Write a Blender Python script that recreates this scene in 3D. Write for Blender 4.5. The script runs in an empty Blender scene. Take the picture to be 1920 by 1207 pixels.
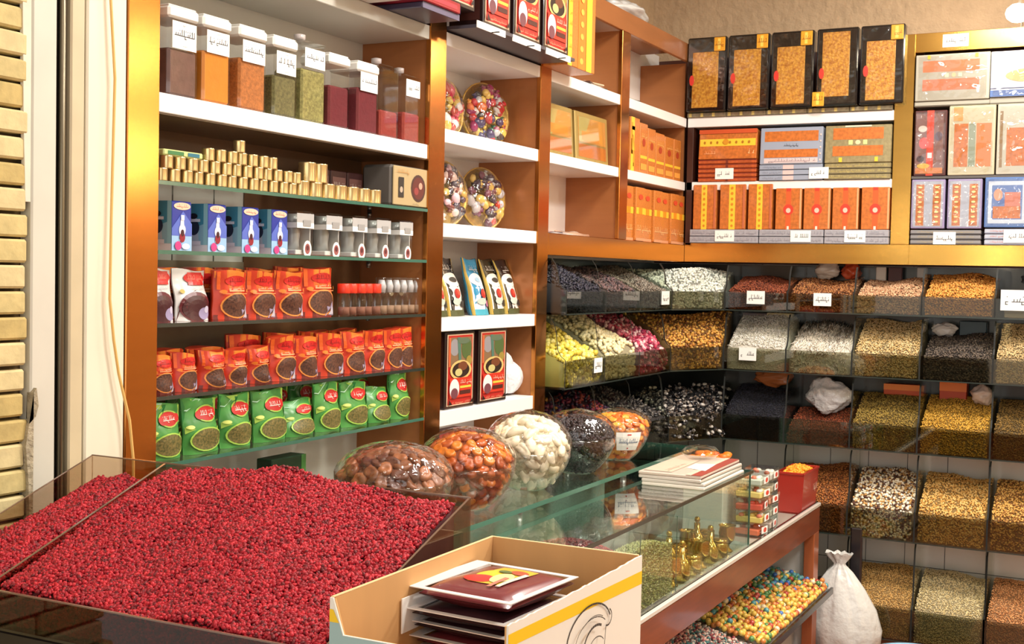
import bpy, math, random
import numpy as np
from mathutils import Matrix, Vector
PI = math.pi
S = bpy.context.scene
COL = S.collection
# ------------------------------------------------------------------ camera, world, light, exposure
cd = bpy.data.cameras.new('camera'); cam = bpy.data.objects.new('camera', cd); COL.objects.link(cam)
cd.sensor_fit = 'HORIZONTAL'; cd.sensor_width = 36.0; cd.lens = 2341.0 / 1920 * 36; cd.clip_start = 0.05
cam.matrix_world = (Matrix.Translation((0, 0, 1.78)) @ Matrix.Rotation(math.radians(27.06), 4, 'Z')
                    @ Matrix.Rotation(math.radians(90 - 2.2), 4, 'X') @ Matrix.Rotation(math.radians(1.17), 4, 'Z'))
S.camera = cam
w = bpy.data.worlds.new('world'); S.world = w; w.use_nodes = True
w.node_tree.nodes['Background'].inputs[0].default_value = (1.0, .93, .82, 1)
w.node_tree.nodes['Background'].inputs[1].default_value = .95
vs = S.view_settings
vs.view_transform = 'Standard'; vs.look = 'None'; vs.gamma = 1; vs.use_curve_mapping = False
vs.exposure = 0.05
S.cycles.transparent_max_bounces = 40   # many panes of glass behind one another
LAMPS = [(-0.6, 0.9, .18, .34), (-0.9, 3.0, 1.1, .34), (-0.9, 4.9, 1.2, .34), (1.1, 2.6, 1.6, .34), (0.6, 4.5, 2.1, .34)]
CEIL = 3.75
def area(name, loc, sx, sy, energy, col=(1, .95, .87), rot=(0, 0, 0)):
    l = bpy.data.lights.new(name, 'AREA'); l.shape = 'RECTANGLE'; l.size = sx; l.size_y = sy; l.energy = energy; l.color = col
    o = bpy.data.objects.new(name, l); o.location = loc; o.rotation_euler = rot; COL.objects.link(o); return o
for i, (x, y, k, s) in enumerate(LAMPS):
    area('lamp_light', (x, y, CEIL - .07), .55, .55, 46 * k)
area('daylight', (1.2, -1.3, 2.0), 2.6, 2.0, 24, (.95, .97, 1.0), (math.radians(82), 0, math.radians(25)))   # the open shop front behind the camera

# ------------------------------------------------------------------ materials
def lin(c):
    return tuple(((v / 255) / 12.92 if v / 255 <= .04045 else ((v / 255 + .055) / 1.055) ** 2.4) for v in c)
MC = {}
def mat(name, col, rough=.5, metal=0., noise=None, bump=None, coat=0., spec=.5, emit=None, stretch=None, alpha=None, col2=None):
    if name in MC: return MC[name]
    m = bpy.data.materials.new(name); m.use_nodes = True; nt = m.node_tree; N = nt.nodes; L = nt.links
    b = N['Principled BSDF']; c = lin(col)
    b.inputs['Base Color'].default_value = (*c, 1); b.inputs['Roughness'].default_value = rough
    b.inputs['Metallic'].default_value = metal; b.inputs['Coat Weight'].default_value = coat
    b.inputs['Coat Roughness'].default_value = .08; b.inputs['Specular IOR Level'].default_value = spec
    m.diffuse_color = (*c, 1)
    if noise or bump:
        tc = N.new('ShaderNodeTexCoord'); mp = N.new('ShaderNodeMapping'); L.new(tc.outputs['Object'], mp.inputs[0])
        if stretch: mp.inputs['Scale'].default_value = stretch
    if noise:
        n = N.new('ShaderNodeTexNoise'); n.inputs['Scale'].default_value = noise[0]; n.inputs['Detail'].default_value = 4
        L.new(mp.outputs[0], n.inputs['Vector'])
        r = N.new('ShaderNodeValToRGB'); r.color_ramp.elements[0].position = .35; r.color_ramp.elements[1].position = .65
        c2 = lin(col2) if col2 else tuple(v * (1 - noise[1]) for v in c)
        r.color_ramp.elements[0].color = (*c2, 1); r.color_ramp.elements[1].color = (*c, 1)
        L.new(n.outputs['Fac'], r.inputs[0]); L.new(r.outputs[0], b.inputs['Base Color'])
    if bump:
        n2 = N.new('ShaderNodeTexNoise'); n2.inputs['Scale'].default_value = bump[0]; n2.inputs['Detail'].default_value = 3
        L.new(mp.outputs[0], n2.inputs['Vector'])
        bp = N.new('ShaderNodeBump'); bp.inputs['Strength'].default_value = bump[1]; bp.inputs['Distance'].default_value = bump[2] if len(bump) > 2 else .01
        L.new(n2.outputs['Fac'], bp.inputs['Height']); L.new(bp.outputs[0], b.inputs['Normal'])
    if emit: b.inputs['Emission Color'].default_value = (*c, 1); b.inputs['Emission Strength'].default_value = emit
    MC[name] = m; return m
def glass(name, tint, refl=.6, rough=.02, f0=.04, bump=None):
    if name in MC: return MC[name]
    m = bpy.data.materials.new(name); m.use_nodes = True; nt = m.node_tree; N = nt.nodes; L = nt.links
    N.remove(N['Principled BSDF']); out = N['Material Output']
    t = N.new('ShaderNodeBsdfTransparent'); t.inputs[0].default_value = (*tint, 1)
    g = N.new('ShaderNodeBsdfGlossy'); g.inputs['Roughness'].default_value = rough; g.inputs[0].default_value = (1, 1, 1, 1)
    fr = N.new('ShaderNodeLayerWeight'); fr.inputs[0].default_value = .5      # Schlick reflectance, the same on both faces of a pane
    pw = N.new('ShaderNodeMath'); pw.operation = 'POWER'; pw.inputs[1].default_value = 4.5; L.new(fr.outputs['Facing'], pw.inputs[0])
    mu = N.new('ShaderNodeMath'); mu.operation = 'MULTIPLY_ADD'; mu.inputs[1].default_value = refl; mu.inputs[2].default_value = f0 * .6
    mx = N.new('ShaderNodeMixShader')
    if bump:
        tc = N.new('ShaderNodeTexCoord'); n2 = N.new('ShaderNodeTexNoise'); n2.inputs['Scale'].default_value = bump[0]; n2.inputs['Detail'].default_value = 2
        L.new(tc.outputs['Object'], n2.inputs['Vector'])
        bp = N.new('ShaderNodeBump'); bp.inputs['Strength'].default_value = bump[1]; bp.inputs['Distance'].default_value = .02
        L.new(n2.outputs['Fac'], bp.inputs['Height']); L.new(bp.outputs[0], g.inputs['Normal']); L.new(bp.outputs[0], fr.inputs['Normal'])
    L.new(pw.outputs[0], mu.inputs[0]); L.new(mu.outputs[0], mx.inputs[0]); L.new(t.outputs[0], mx.inputs[1]); L.new(g.outputs[0], mx.inputs[2])
    L.new(mx.outputs[0], out.inputs[0]); m.diffuse_color = (*tint, .3); MC[name] = m; return m
def K(r, g, b, rough=.45, metal=0., coat=0.):     # plain printed / painted colour
    return mat('paint_%d_%d_%d_%d' % (r, g, b, int(rough * 100 + metal * 1000 + coat * 10)), (r, g, b), rough, metal, coat=coat)

GOLD = mat('brushed_copper_gold', (198, 130, 66), .18, 1.0, noise=(3, .08), stretch=(1, 1, 8), bump=(160, .04, .001))
BRASS = mat('brushed_brass', (214, 168, 88), .16, 1.0, noise=(3, .08), stretch=(1, 1, 8), bump=(160, .04, .001))
WOOD = mat('brown_laminate', (172, 110, 64), .28, .3, noise=(4, .10), stretch=(1, 1, 6), coat=.1)
REDWOOD = mat('red_brown_wood', (128, 62, 32), .3, 0, noise=(7, .25), stretch=(8, 1, 8), coat=.35)
WHITE = mat('white_laminate', (236, 234, 232), .35, coat=.1)
BACKW = mat('off_white_back_panel', (205, 203, 194), .5, noise=(3, .06))
PAPER = K(240, 240, 236, .7)
INK = K(45, 45, 52, .6)
REDINK = K(196, 30, 34, .5)
G_CLEAR = glass('clear_glass', (.96, .98, .97), .8)
G_SHELF = glass('green_shelf_glass', (.945, .98, .96), 1.0)
G_EDGE = mat('green_glass_edge', (64, 108, 92), .15, coat=.5)
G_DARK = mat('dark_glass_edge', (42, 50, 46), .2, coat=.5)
G_BIN = glass('bin_front_acrylic', (.64, .64, .57), .9, f0=.10)
G_DIV = glass('bin_divider_acrylic', (.93, .95, .92), .7)
G_SMOKE = glass('smoky_acrylic', (.76, .68, .60), .8, f0=.06)
FILM = glass('cling_film', (.985, .985, .985), 1.2, .08, .09, bump=(20, .8))
ACRYL = glass('clear_acrylic', (.93, .93, .93), 1.0, .04, .1)
BLACK = mat('black_gloss', (18, 15, 16), .18, coat=.5)

# ------------------------------------------------------------------ mesh builder
class MB:
    def __init__(s): s.v = []; s.f = []; s.i = []; s.mats = []; s.sm = []; s.T = None
    def mi(s, m):
        if m not in s.mats: s.mats.append(m)
        return s.mats.index(m)
    def add(s, vs_, fs, m, smooth=False):
        o = len(s.v); k = s.mi(m)
        s.v += [tuple(s.T @ Vector(p)) if s.T is not None else tuple(p) for p in vs_]
        s.f += [tuple(o + j for j in f) for f in fs]; s.i += [k] * len(fs); s.sm += [smooth] * len(fs)
    def box(s, x0, y0, z0, x1, y1, z1, m):
        s.add([(x0, y0, z0), (x1, y0, z0), (x1, y1, z0), (x0, y1, z0), (x0, y0, z1), (x1, y0, z1), (x1, y1, z1), (x0, y1, z1)],
              [(0, 3, 2, 1), (4, 5, 6, 7), (0, 1, 5, 4), (1, 2, 6, 5), (2, 3, 7, 6), (3, 0, 4, 7)], m)
    def cbox(s, x0, y0, z0, x1, y1, z1, m, c=.003):
        c = min(c, (x1 - x0) * .45, (y1 - y0) * .45, (z1 - z0) * .45)
        X = (x0, x1); Y = (y0, y1); Z = (z0, z1); V = []; ix = {}
        for a in (0, 1):
            for b in (0, 1):
                for d in (0, 1):
                    sx, sy, sz = (1 - 2 * a) * c, (1 - 2 * b) * c, (1 - 2 * d) * c
                    ix[a, b, d] = len(V)
                    V += [(X[a], Y[b] + sy, Z[d] + sz), (X[a] + sx, Y[b], Z[d] + sz), (X[a] + sx, Y[b] + sy, Z[d])]
        g = lambda a, b, d, k: ix[a, b, d] + k
        F = []
        for a in (0, 1):
            q = [g(a, 0, 0, 0), g(a, 0, 1, 0), g(a, 1, 1, 0), g(a, 1, 0, 0)]; F.append(q if a == 0 else q[::-1])
            q = [g(0, a, 0, 1), g(1, a, 0, 1), g(1, a, 1, 1), g(0, a, 1, 1)]; F.append(q if a == 0 else q[::-1])
            q = [g(0, 0, a, 2), g(0, 1, a, 2), g(1, 1, a, 2), g(1, 0, a, 2)]; F.append(q if a == 0 else q[::-1])
        for a in (0, 1):
            for b in (0, 1):
                q = [g(a, b, 0, 0), g(a, b, 0, 1), g(a, b, 1, 1), g(a, b, 1, 0)]; F.append(q if a != b else q[::-1])
                q = [g(a, 0, b, 0), g(a, 1, b, 0), g(a, 1, b, 2), g(a, 0, b, 2)]; F.append(q if a != b else q[::-1])
                q = [g(0, a, b, 1), g(0, a, b, 2), g(1, a, b, 2), g(1, a, b, 1)]; F.append(q if a != b else q[::-1])
                for d in (0, 1):
                    q = [g(a, b, d, 0), g(a, b, d, 1), g(a, b, d, 2)]; F.append(q if (a + b + d) % 2 else q[::-1])
        s.add(V, F, m)
    def prism(s, pts, axis, a, b, m):       # closed outline in the plane normal to axis, extruded from a to b
        n = len(pts)
        def P(p, t): return {'x': (t, p[0], p[1]), 'y': (p[0], t, p[1]), 'z': (p[0], p[1], t)}[axis]
        V = [P(p, a) for p in pts] + [P(p, b) for p in pts]
        F = [tuple(range(n)), tuple(range(2 * n - 1, n - 1, -1))] + [(j, j + n, (j + 1) % n + n, (j + 1) % n) for j in range(n)]
        s.add(V, F, m)
    def lathe(s, prof, n, m, c=(0, 0, 0), smooth=True, close=True, sx=1., sy=1.):
        V = []; F = []
        for (r, z) in prof:
            for j in range(n):
                a = 2 * PI * j / n; V.append((c[0] + r * sx * math.cos(a), c[1] + r * sy * math.sin(a), c[2] + z))
        for i in range(len(prof) - 1):
            for j in range(n): F.append((i * n + j, i * n + (j + 1) % n, (i + 1) * n + (j + 1) % n, (i + 1) * n + j))
        if close:
            F.append(tuple(range(n - 1, -1, -1))); F.append(tuple((len(prof) - 1) * n + j for j in range(n)))
        s.add(V, F, m, smooth)
    def ell(s, c, r, m, n=10, k=6):
        prof = [(max(1e-4, math.sin(PI * i / k)), -math.cos(PI * i / k)) for i in range(k + 1)]
        V = []; F = []
        for (q, z) in prof:
            for j in range(n):
                a = 2 * PI * j / n; V.append((c[0] + r[0] * q * math.cos(a), c[1] + r[1] * q * math.sin(a), c[2] + r[2] * z))
        for i in range(k):
            for j in range(n): F.append((i * n + j, i * n + (j + 1) % n, (i + 1) * n + (j + 1) % n, (i + 1) * n + j))
        s.add(V, F, m, True)
    def tube(s, pts, r, m, n=6, smooth=True):
        pts = [Vector(p) for p in pts]; V = []; F = []
        for i, p in enumerate(pts):
            d = (pts[min(i + 1, len(pts) - 1)] - pts[max(i - 1, 0)]).normalized()
            u = d.cross(Vector((0, 0, 1)) if abs(d.z) < .9 else Vector((1, 0, 0))).normalized(); v = d.cross(u)
            for j in range(n):
                a = 2 * PI * j / n; V.append(tuple(p + u * (r * math.cos(a)) + v * (r * math.sin(a))))
        for i in range(len(pts) - 1):
            for j in range(n): F.append((i * n + j, i * n + (j + 1) % n, (i + 1) * n + (j + 1) % n, (i + 1) * n + j))
        F.append(tuple(range(n - 1, -1, -1))); F.append(tuple((len(pts) - 1) * n + j for j in range(n)))
        s.add(V, F, m, smooth)
    def mesh(s, name):
        me = bpy.data.meshes.new(name); me.from_pydata(s.v, [], s.f)
        for m in s.mats: me.materials.append(m)
        me.polygons.foreach_set('material_index', s.i); me.polygons.foreach_set('use_smooth', s.sm); me.update()
        return me
    def build(s, name, parent=None, loc=(0, 0, 0), rz=0):
        o = bpy.data.objects.new(name, s.mesh(name)); COL.objects.link(o); o.location = loc; o.rotation_euler = (0, 0, rz)
        if parent is not None: o.parent = parent
        return o
def tag(o, label, cat, group=None, kind=None):
    if label: o['label'] = label
    if cat: o['category'] = cat
    if group: o['group'] = group
    if kind: o['kind'] = kind
    return o
def thing(name, label, cat, loc=(0, 0, 0), rz=0, group=None):
    o = bpy.data.objects.new(name, None); o.empty_display_size = .05; COL.objects.link(o)
    o.location = loc; o.rotation_euler = (0, 0, rz); return tag(o, label, cat, group)
def struct(name, mb):
    o = mb.build(name); o['kind'] = 'structure'; return o
def dup(root, loc, rz=None, label=None, group=None):
    r = root.copy(); COL.objects.link(r); r.location = loc
    if rz is not None: r.rotation_euler = rz if isinstance(rz, tuple) else (0, 0, rz)
    if label: r['label'] = label
    if group: r['group'] = group
    for ch in list(root.children):
        c = ch.copy(); COL.objects.link(c); c.parent = r
        for g in list(ch.children):
            d = g.copy(); COL.objects.link(d); d.parent = c
    return r
def atA(o, y, z, x=-2.28, tz=0, tilt=0):          # stand on the long left wall, front towards the shop (+x)
    o.location = (x, y, z); o.rotation_euler = (tilt, 0, PI / 2 + tz); return o
def atB(o, x, z, y=6.40, tz=0, tilt=0):           # stand on the end wall, front towards the shop (-y)
    o.location = (x, y, z); o.rotation_euler = (tilt, 0, tz); return o
ORD = ['first', 'second', 'third', 'fourth', 'fifth', 'sixth', 'seventh', 'eighth', 'ninth', 'tenth', 'eleventh', 'twelfth', 'thirteenth',
       'fourteenth', 'fifteenth', 'sixteenth', 'seventeenth', 'eighteenth', 'nineteenth', 'twentieth', 'twenty-first', 'twenty-second']

# ------------------------------------------------------------------ printed artwork on faces
def scrib(u0, v0, u1, v1, seed, n=None, asp=1.0):   # handwriting / print like marks, returned as small polygons in face coordinates
    R = random.Random(seed); out = []; H = v1 - v0; W = u1 - u0
    n = int((n or 7) * 1.5); st = W / n; t = H * .085; tu = t / asp
    for i in range(n):
        a = u0 + i * st; b = a + st * .86; k = R.random()
        if R.random() < .14: continue
        base = v0 + H * .28
        out.append([(a, base), (b + st * .1, base), (b + st * .1, base + t), (a, base + t)])
        if k < .35: out.append([(b - tu, base), (b, base), (b, v1), (b - tu, v1)])
        elif k < .6:
            out.append([(a, v0), (b, v0), (b, v0 + t), (a, v0 + t)]); out.append([(a, v0), (a + tu, v0), (a + tu, base), (a, base)])
        elif k < .8:
            out.append([(a + tu, base + t), (a + 2 * tu, base + t), (b, base + H * .42), (b - tu, base + H * .45)])
        else: out.append([(b - tu, base), (b, base), (b, base + H * .35), (b - tu, base + H * .35)])
        if R.random() < .6:
            c = (a + b) / 2; q = base + H * .55; out.append([(c, q), (c + tu * 1.2, q), (c + tu * 1.2, q + t), (c, q + t)])
    return out
def art(mb, W, H, els, P=None, y=0., eps=.0007):
    if P is None: P = lambda u, v, k: ((u - .5) * W, y - k, v * H)
    for e_i, e in enumerate(els):
        k = eps * (1 + e_i * .5); t = e[0]; m = e[-1]
        if t == 'r':
            u0, v0, u1, v1 = e[1:5]; n = 4
            V = [P(u0 + (u1 - u0) * i / n, v0 + (v1 - v0) * j / n, k) for j in range(n + 1) for i in range(n + 1)]
            mb.add(V, [(j * (n + 1) + i, j * (n + 1) + i + 1, (j + 1) * (n + 1) + i + 1, (j + 1) * (n + 1) + i) for j in range(n) for i in range(n)], m)
        elif t == 'e':
            cu, cv, ru, rv = e[1:5]; n = 20; rings = 3
            V = [P(cu, cv, k)] + [P(cu + ru * q / rings * math.cos(2 * PI * j / n), cv + rv * q / rings * math.sin(2 * PI * j / n), k) for q in range(1, rings + 1) for j in range(n)]
            F = [(0, 1 + j, 1 + (j + 1) % n) for j in range(n)]
            for q in range(rings - 1): F += [(1 + q * n + j, 1 + (q + 1) * n + j, 1 + (q + 1) * n + (j + 1) % n, 1 + q * n + (j + 1) % n) for j in range(n)]
            mb.add(V, F, m)
        elif t == 'p':
            pts = e[1]; mb.add([P(u, v, k) for u, v in pts], [tuple(range(len(pts)))], m)
        elif t == 's':
            for pl in scrib(*e[1:6], n=e[6] if len(e) > 7 else None, asp=W / H):
                mb.add([P(u, v, k) for u, v in pl], [tuple(range(len(pl)))], m)
def ring(cu, cv, ru, rv, th, n=20):
    return [[(cu + ru * math.cos(2 * PI * j / n), cv + rv * math.sin(2 * PI * j / n)), (cu + ru * math.cos(2 * PI * (j + 1) / n), cv + rv * math.sin(2 * PI * (j + 1) / n)),
             (cu + (ru - th) * math.cos(2 * PI * (j + 1) / n), cv + (rv - th) * math.sin(2 * PI * (j + 1) / n)), (cu + (ru - th) * math.cos(2 * PI * j / n), cv + (rv - th) * math.sin(2 * PI * j / n))] for j in range(n)]
def pbox(name, w_, h, d, m, els=(), sideL=None, sideR=None, top=None, parent=None, c=.003):
    mb = MB(); mb.cbox(-w_ / 2, 0, 0, w_ / 2, d, h, m, c); art(mb, w_, h, els)
    if sideL: art(mb, d, h, sideL, P=lambda u, v, k: (-w_ / 2 - k, d * (1 - u), v * h))
    if sideR: art(mb, d, h, sideR, P=lambda u, v, k: (w_ / 2 + k, d * u, v * h))
    if top: art(mb, w_, d, top, P=lambda u, v, k: ((u - .5) * w_, v * d, h + k))
    return mb.build(name, parent)
def pouch(name, w_, h, d, m, els, topd=.012, lean=.0, seed=0, slump=0., flare=0.):
    R = random.Random(seed); nu, nv = 8, 10
    wob = [R.uniform(-1, 1) * .003 for _ in range(6)]
    def F(u, v, k, side):                     # side -1 front, +1 back
        full = (1 - v) ** .55 * .5 + .5 * math.sin(PI * min(1, max(0, v * .9 + .12)))
        th = topd / 2 + (d / 2 - topd / 2) * full * (1 - v ** 4)
        edge = math.sin(PI * u) ** .45
        y = d / 2 + lean * v * h + side * (th * edge + .002) + wob[0] * math.sin(7 * u + 5 * v) + wob[1] * math.sin(11 * v)
        x = (u - .5) * (w_ * (1 - .04 * math.sin(PI * v) + flare * v)) + slump * v * v * h * .5
        z = v * h * (1 - abs(slump) * .25 * v) + (.004 * math.sin(5 * u + seed) if v > .95 else 0)
        return (x, y + (-k if side < 0 else k), z)
    mb = MB()
    for sd in (-1, 1):
        V = [F(i / nu, j / nv, 0, sd) for j in range(nv + 1) for i in range(nu + 1)]
        Q = [(j * (nu + 1) + i, j * (nu + 1) + i + 1, (j + 1) * (nu + 1) + i + 1, (j + 1) * (nu + 1) + i) for j in range(nv) for i in range(nu)]
        mb.add(V, Q if sd < 0 else [q[::-1] for q in Q], m, True)
    for uu in (0, 1):
        V = [F(uu, j / nv, 0, -1) for j in range(nv + 1)] + [F(uu, j / nv, 0, 1) for j in range(nv + 1)]
        mb.add(V, [(j, j + 1, nv + 2 + j, nv + 1 + j) for j in range(nv)], m)
    for vv in (0, 1):
        V = [F(i / nu, vv, 0, -1) for i in range(nu + 1)] + [F(i / nu, vv, 0, 1) for i in range(nu + 1)]
        mb.add(V, [(j, j + 1, nu + 2 + j, nu + 1 + j) for j in range(nu)], m)
    art(mb, w_, h, els, P=lambda u, v, k: F(u, v, k, -1), eps=.0009)
    return mb.build(name)

# ------------------------------------------------------------------ grains (numpy): one object of loose stuff
def template(kind):
    if kind == 'oct':
        V = np.array([(1, 0, 0), (-1, 0, 0), (0, 1, 0), (0, -1, 0), (0, 0, 1), (0, 0, -1)], float)
        F = [(0, 2, 4), (2, 1, 4), (1, 3, 4), (3, 0, 4), (2, 0, 5), (1, 2, 5), (3, 1, 5), (0, 3, 5)]
    elif kind == 'cube':
        V = np.array([(x, y, z) for z in (-1, 1) for (x, y) in ((-1, -1), (1, -1), (1, 1), (-1, 1))], float)
        F = [(0, 3, 2), (0, 2, 1), (4, 5, 6), (4, 6, 7), (0, 1, 5), (0, 5, 4), (1, 2, 6), (1, 6, 5), (2, 3, 7), (2, 7, 6), (3, 0, 4), (3, 4, 7)]
    else:
        V = [(0, 0, -1)]; n = 6
        for z, r in ((-.5, .87), (.5, .87)): V += [(r * math.cos(2 * PI * j / n), r * math.sin(2 * PI * j / n), z) for j in range(n)]
        V.append((0, 0, 1)); F = []
        for j in range(n):
            k = (j + 1) % n
            F += [(0, 1 + k, 1 + j), (1 + j, 1 + k, 7 + k), (1 + j, 7 + k, 7 + j), (13, 7 + j, 7 + k)]
        V = np.array(V, float)
    return V, np.array(F)
def rotmats(n, rng, flat):
    q = rng.normal(size=(n, 4)); q /= np.linalg.norm(q, axis=1)[:, None]
    w_, x, y, z = q.T
    R = np.stack([1 - 2 * (y * y + z * z), 2 * (x * y - z * w_), 2 * (x * z + y * w_), 2 * (x * y + z * w_), 1 - 2 * (x * x + z * z), 2 * (y * z - x * w_),
                  2 * (x * z - y * w_), 2 * (y * z + x * w_), 1 - 2 * (x * x + y * y)], 1).reshape(n, 3, 3)
    if flat == 'fan':                          # sticks lying up the slope, spread like a fan
        a = rng.normal(0, .38, n); s_ = rng.normal(.55, .22, n); d = np.stack([np.sin(a), np.cos(a) * np.cos(s_), np.cos(a) * np.sin(s_)], 1)
        u = np.cross(d, np.array([0, 0, 1.])); u /= np.linalg.norm(u, axis=1)[:, None]; return np.stack([u, np.cross(d, u), d], 2)
    if flat:                                   # only a spin about z and a gentle tilt
        a = rng.uniform(0, 2 * PI, n); t = rng.normal(0, flat, n); c, s_ = np.cos(a), np.sin(a); ct, st = np.cos(t), np.sin(t)
        R = np.stack([c, -s_ * ct, s_ * st, s_, c * ct, -c * st, 0 * a, st, ct], 1).reshape(n, 3, 3)
    return R
def grain_mesh(name, P, size, mats, rng, kind='oct', flat=0, jit=.2, wts=None, base=None, zk=None):
    V, F = template(kind); n = len(P)
    sc = np.array(size)[None, :] * rng.uniform(1 - jit, 1 + jit, (n, 1))
    if zk is not None: sc = sc * np.column_stack([np.ones(n), np.ones(n), zk])
    pts = (np.einsum('nij,nkj->nki', rotmats(n, rng, flat), V[None] * sc[:, None, :]) + P[:, None, :]).reshape(-1, 3)
    faces = (F[None] + (np.arange(n) * len(V))[:, None, None]).reshape(-1, 3)
    mi = np.repeat(rng.choice(len(mats), n, p=wts), len(F)); ml = list(mats)
    if base:
        bv, bf, bm = base; ml.append(bm); off = len(pts); pts = np.vstack([pts, bv]); faces = np.vstack([faces, np.array(bf) + off])
        mi = np.concatenate([mi, np.full(len(bf), len(ml) - 1)])
    me = bpy.data.meshes.new(name); me.vertices.add(len(pts)); me.vertices.foreach_set('co', pts.ravel())
    me.loops.add(faces.size); me.loops.foreach_set('vertex_index', faces.ravel().astype(np.int32))
    me.polygons.add(len(faces)); me.polygons.foreach_set('loop_start', np.arange(0, faces.size, 3, dtype=np.int32))
    me.polygons.foreach_set('loop_total', np.full(len(faces), 3, dtype=np.int32))
    for m in ml: me.materials.append(m)
    me.polygons.foreach_set('material_index', mi.astype(np.int32)); me.polygons.foreach_set('use_smooth', np.full(len(faces), kind != 'cube'))
    me.update(calc_edges=True); me.validate(); return me
def heap(name, label, cat, h, poly, n, size, cols, seed=1, kind='oct', flat=0, loc=(0, 0, 0), rz=0, front=.30, basecol=None, wts=None, rough=.55, z0=0.0, group=None, jit=.2, sides=False, coat=0., relief=.7, inset=.018):
    """poly: footprint, quad (x0,y0),(x1,y1),(x2,y2),(x3,y3) with edge 0-1 at the front; h(u,v) = height at front->back v"""
    rng = np.random.default_rng(seed); q = np.array(poly, float)
    def XY(u, v): return (q[0] * (1 - u)[:, None] + q[1] * u[:, None]) * (1 - v)[:, None] + (q[3] * (1 - u)[:, None] + q[2] * u[:, None]) * v[:, None]
    mats = [mat('grain_%d_%d_%d_%d' % (*c, int(rough * 100)), c, rough, coat=coat) for c in cols]
    bc = basecol or tuple(int(sum(c[i] for c in cols) / len(cols) * .62) for i in range(3))  # default base is darkened grain colour, painting shade into the gaps
    bm = mat('heap_%d_%d_%d' % bc, bc, .8)
    N = 14; u, v = np.meshgrid(np.linspace(0, 1, N), np.linspace(0, 1, N)); u = u.ravel(); v = v.ravel()
    mx = max(size); top = np.column_stack([XY(u * .96 + .02, v * .96 + .02), h(u, v) - min(size) * .5])
    bf = []
    for j in range(N - 1):
        for i in range(N - 1):
            a = j * N + i; bf += [(a, a + 1, a + N + 1), (a, a + N + 1, a + N)]
    ring_ = [i for i in range(N)] + [N - 1 + N * j for j in range(1, N)] + [N * (N - 1) + i for i in range(N - 2, -1, -1)] + [N * j for j in range(N - 2, 0, -1)]
    low = top[ring_].copy(); low[:, 2] = z0 + .002; o = len(top); top = np.vstack([top, low]); M_ = len(ring_)
    for i in range(M_):
        j = (i + 1) % M_; bf += [(ring_[i], o + i, o + j), (ring_[i], o + j, ring_[j])]
    nf = int(n * front); ns = n - nf
    mg = min(.04, mx / .3)
    u = rng.uniform(mg, 1 - mg, ns); v = rng.uniform(mg, 1 - mg, ns)
    A = np.column_stack([XY(u, v), h(u, v) + rng.uniform(-.3, relief, ns) * min(size)])
    P = A
    if nf:
        u = rng.uniform(mg, 1 - mg, nf); hz = h(u, u * 0); z = z0 + rng.uniform(.0, 1, nf) * (hz - z0 - min(size)) + min(size)
        B = np.column_stack([XY(u, u * 0 + inset), z]); P = np.vstack([A, B])
    if sides:
        for uu in (0.012, .988):
            k = nf // 2; v = rng.uniform(mg, 1 - mg, k); hz = h(v * 0 + uu, v); z = z0 + rng.uniform(0, 1, k) * (hz - z0)
            P = np.vstack([P, np.column_stack([XY(v * 0 + uu, v), z])])
    zk = None
    if max(size) > 4 * min(size): zk = np.ones(len(P)); zk[ns:] = .34      # long sticks end on at the glass
    me = grain_mesh(name, P, size, mats, rng, kind, flat, jit, wts, (top, bf, bm), zk)
    ob = bpy.data.objects.new(name, me); COL.objects.link(ob); ob.location = loc; ob.rotation_euler = (0, 0, rz)
    return tag(ob, label, cat, group, 'stuff')
# ------------------------------------------------------------------ room shell
b = MB(); b.box(-2.75, -1.8, -.14, 3.2, 6.95, -.06, mat('terracotta_floor', (150, 96, 66), .35, noise=(2, .2))); struct('floor', b)
b = MB(); b.box(-2.75, -1.8, CEIL, 3.2, 6.95, CEIL + .1, mat('ceiling_paint', (214, 204, 186), .8)); struct('ceiling', b)
PLASTER = mat('beige_textured_plaster', (198, 172, 140), .75, noise=(9, .12), bump=(24, .6, .02))
b = MB(); b.box(-2.75, 6.80, -.06, 3.2, 6.95, CEIL, PLASTER); struct('wall_back', b)
b = MB(); b.box(-2.75, 1.0, -.06, -2.60, 6.80, CEIL, PLASTER); struct('wall_left', b)
b = MB(); b.box(3.1, -1.8, -.06, 3.2, 6.80, CEIL, mat('warm_wall', (196, 178, 150), .7, noise=(4, .1))); struct('wall_right', b)
# bricks beside the entrance
rnd = random.Random(4); b = MB(); b.box(-2.60, 1.0, -.06, -2.285, 2.02, CEIL, mat('dark_mortar', (96, 78, 50), .9, noise=(20, .4)))
BR = [mat('yellow_brick', (206, 188, 130), .75, noise=(30, .18), bump=(60, .4, .004)), mat('pale_brick', (214, 198, 148), .75, noise=(30, .14), bump=(60, .4, .004)), mat('ochre_brick', (196, 174, 112), .8, noise=(30, .2), bump=(60, .4, .004))]
z = -.06; k = 0
while z < 3.7:
    y = 2.012 - rnd.uniform(0, .012); e = rnd.uniform(.0, .012)
    while y > 1.05:
        L_ = rnd.uniform(.19, .21); b.cbox(-2.30, y - L_, z + .003, -2.255 + e * .6, y, z + .0525 + rnd.uniform(-.002, .003), BR[(k + rnd.randrange(2)) % 3], .005); y -= L_ + .008
    z += .0575; k += 1
struct('wall_brick', b)
b = MB()                                     # crumbled mortar strip hanging at the end of the bricks
pts = [(2.000, .9), (2.006, 1.2), (2.001, 1.30), (1.994, 1.37), (2.003, 1.42), (2.022, 1.435), (2.030, 1.46), (2.024, 1.50), (2.016, 1.49), (2.014, .9)]
b.prism(pts, 'x', -2.262, -2.24, mat('grey_crumbling_mortar', (176, 164, 138), .9, noise=(40, .35), bump=(70, .8, .01))); 
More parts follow.
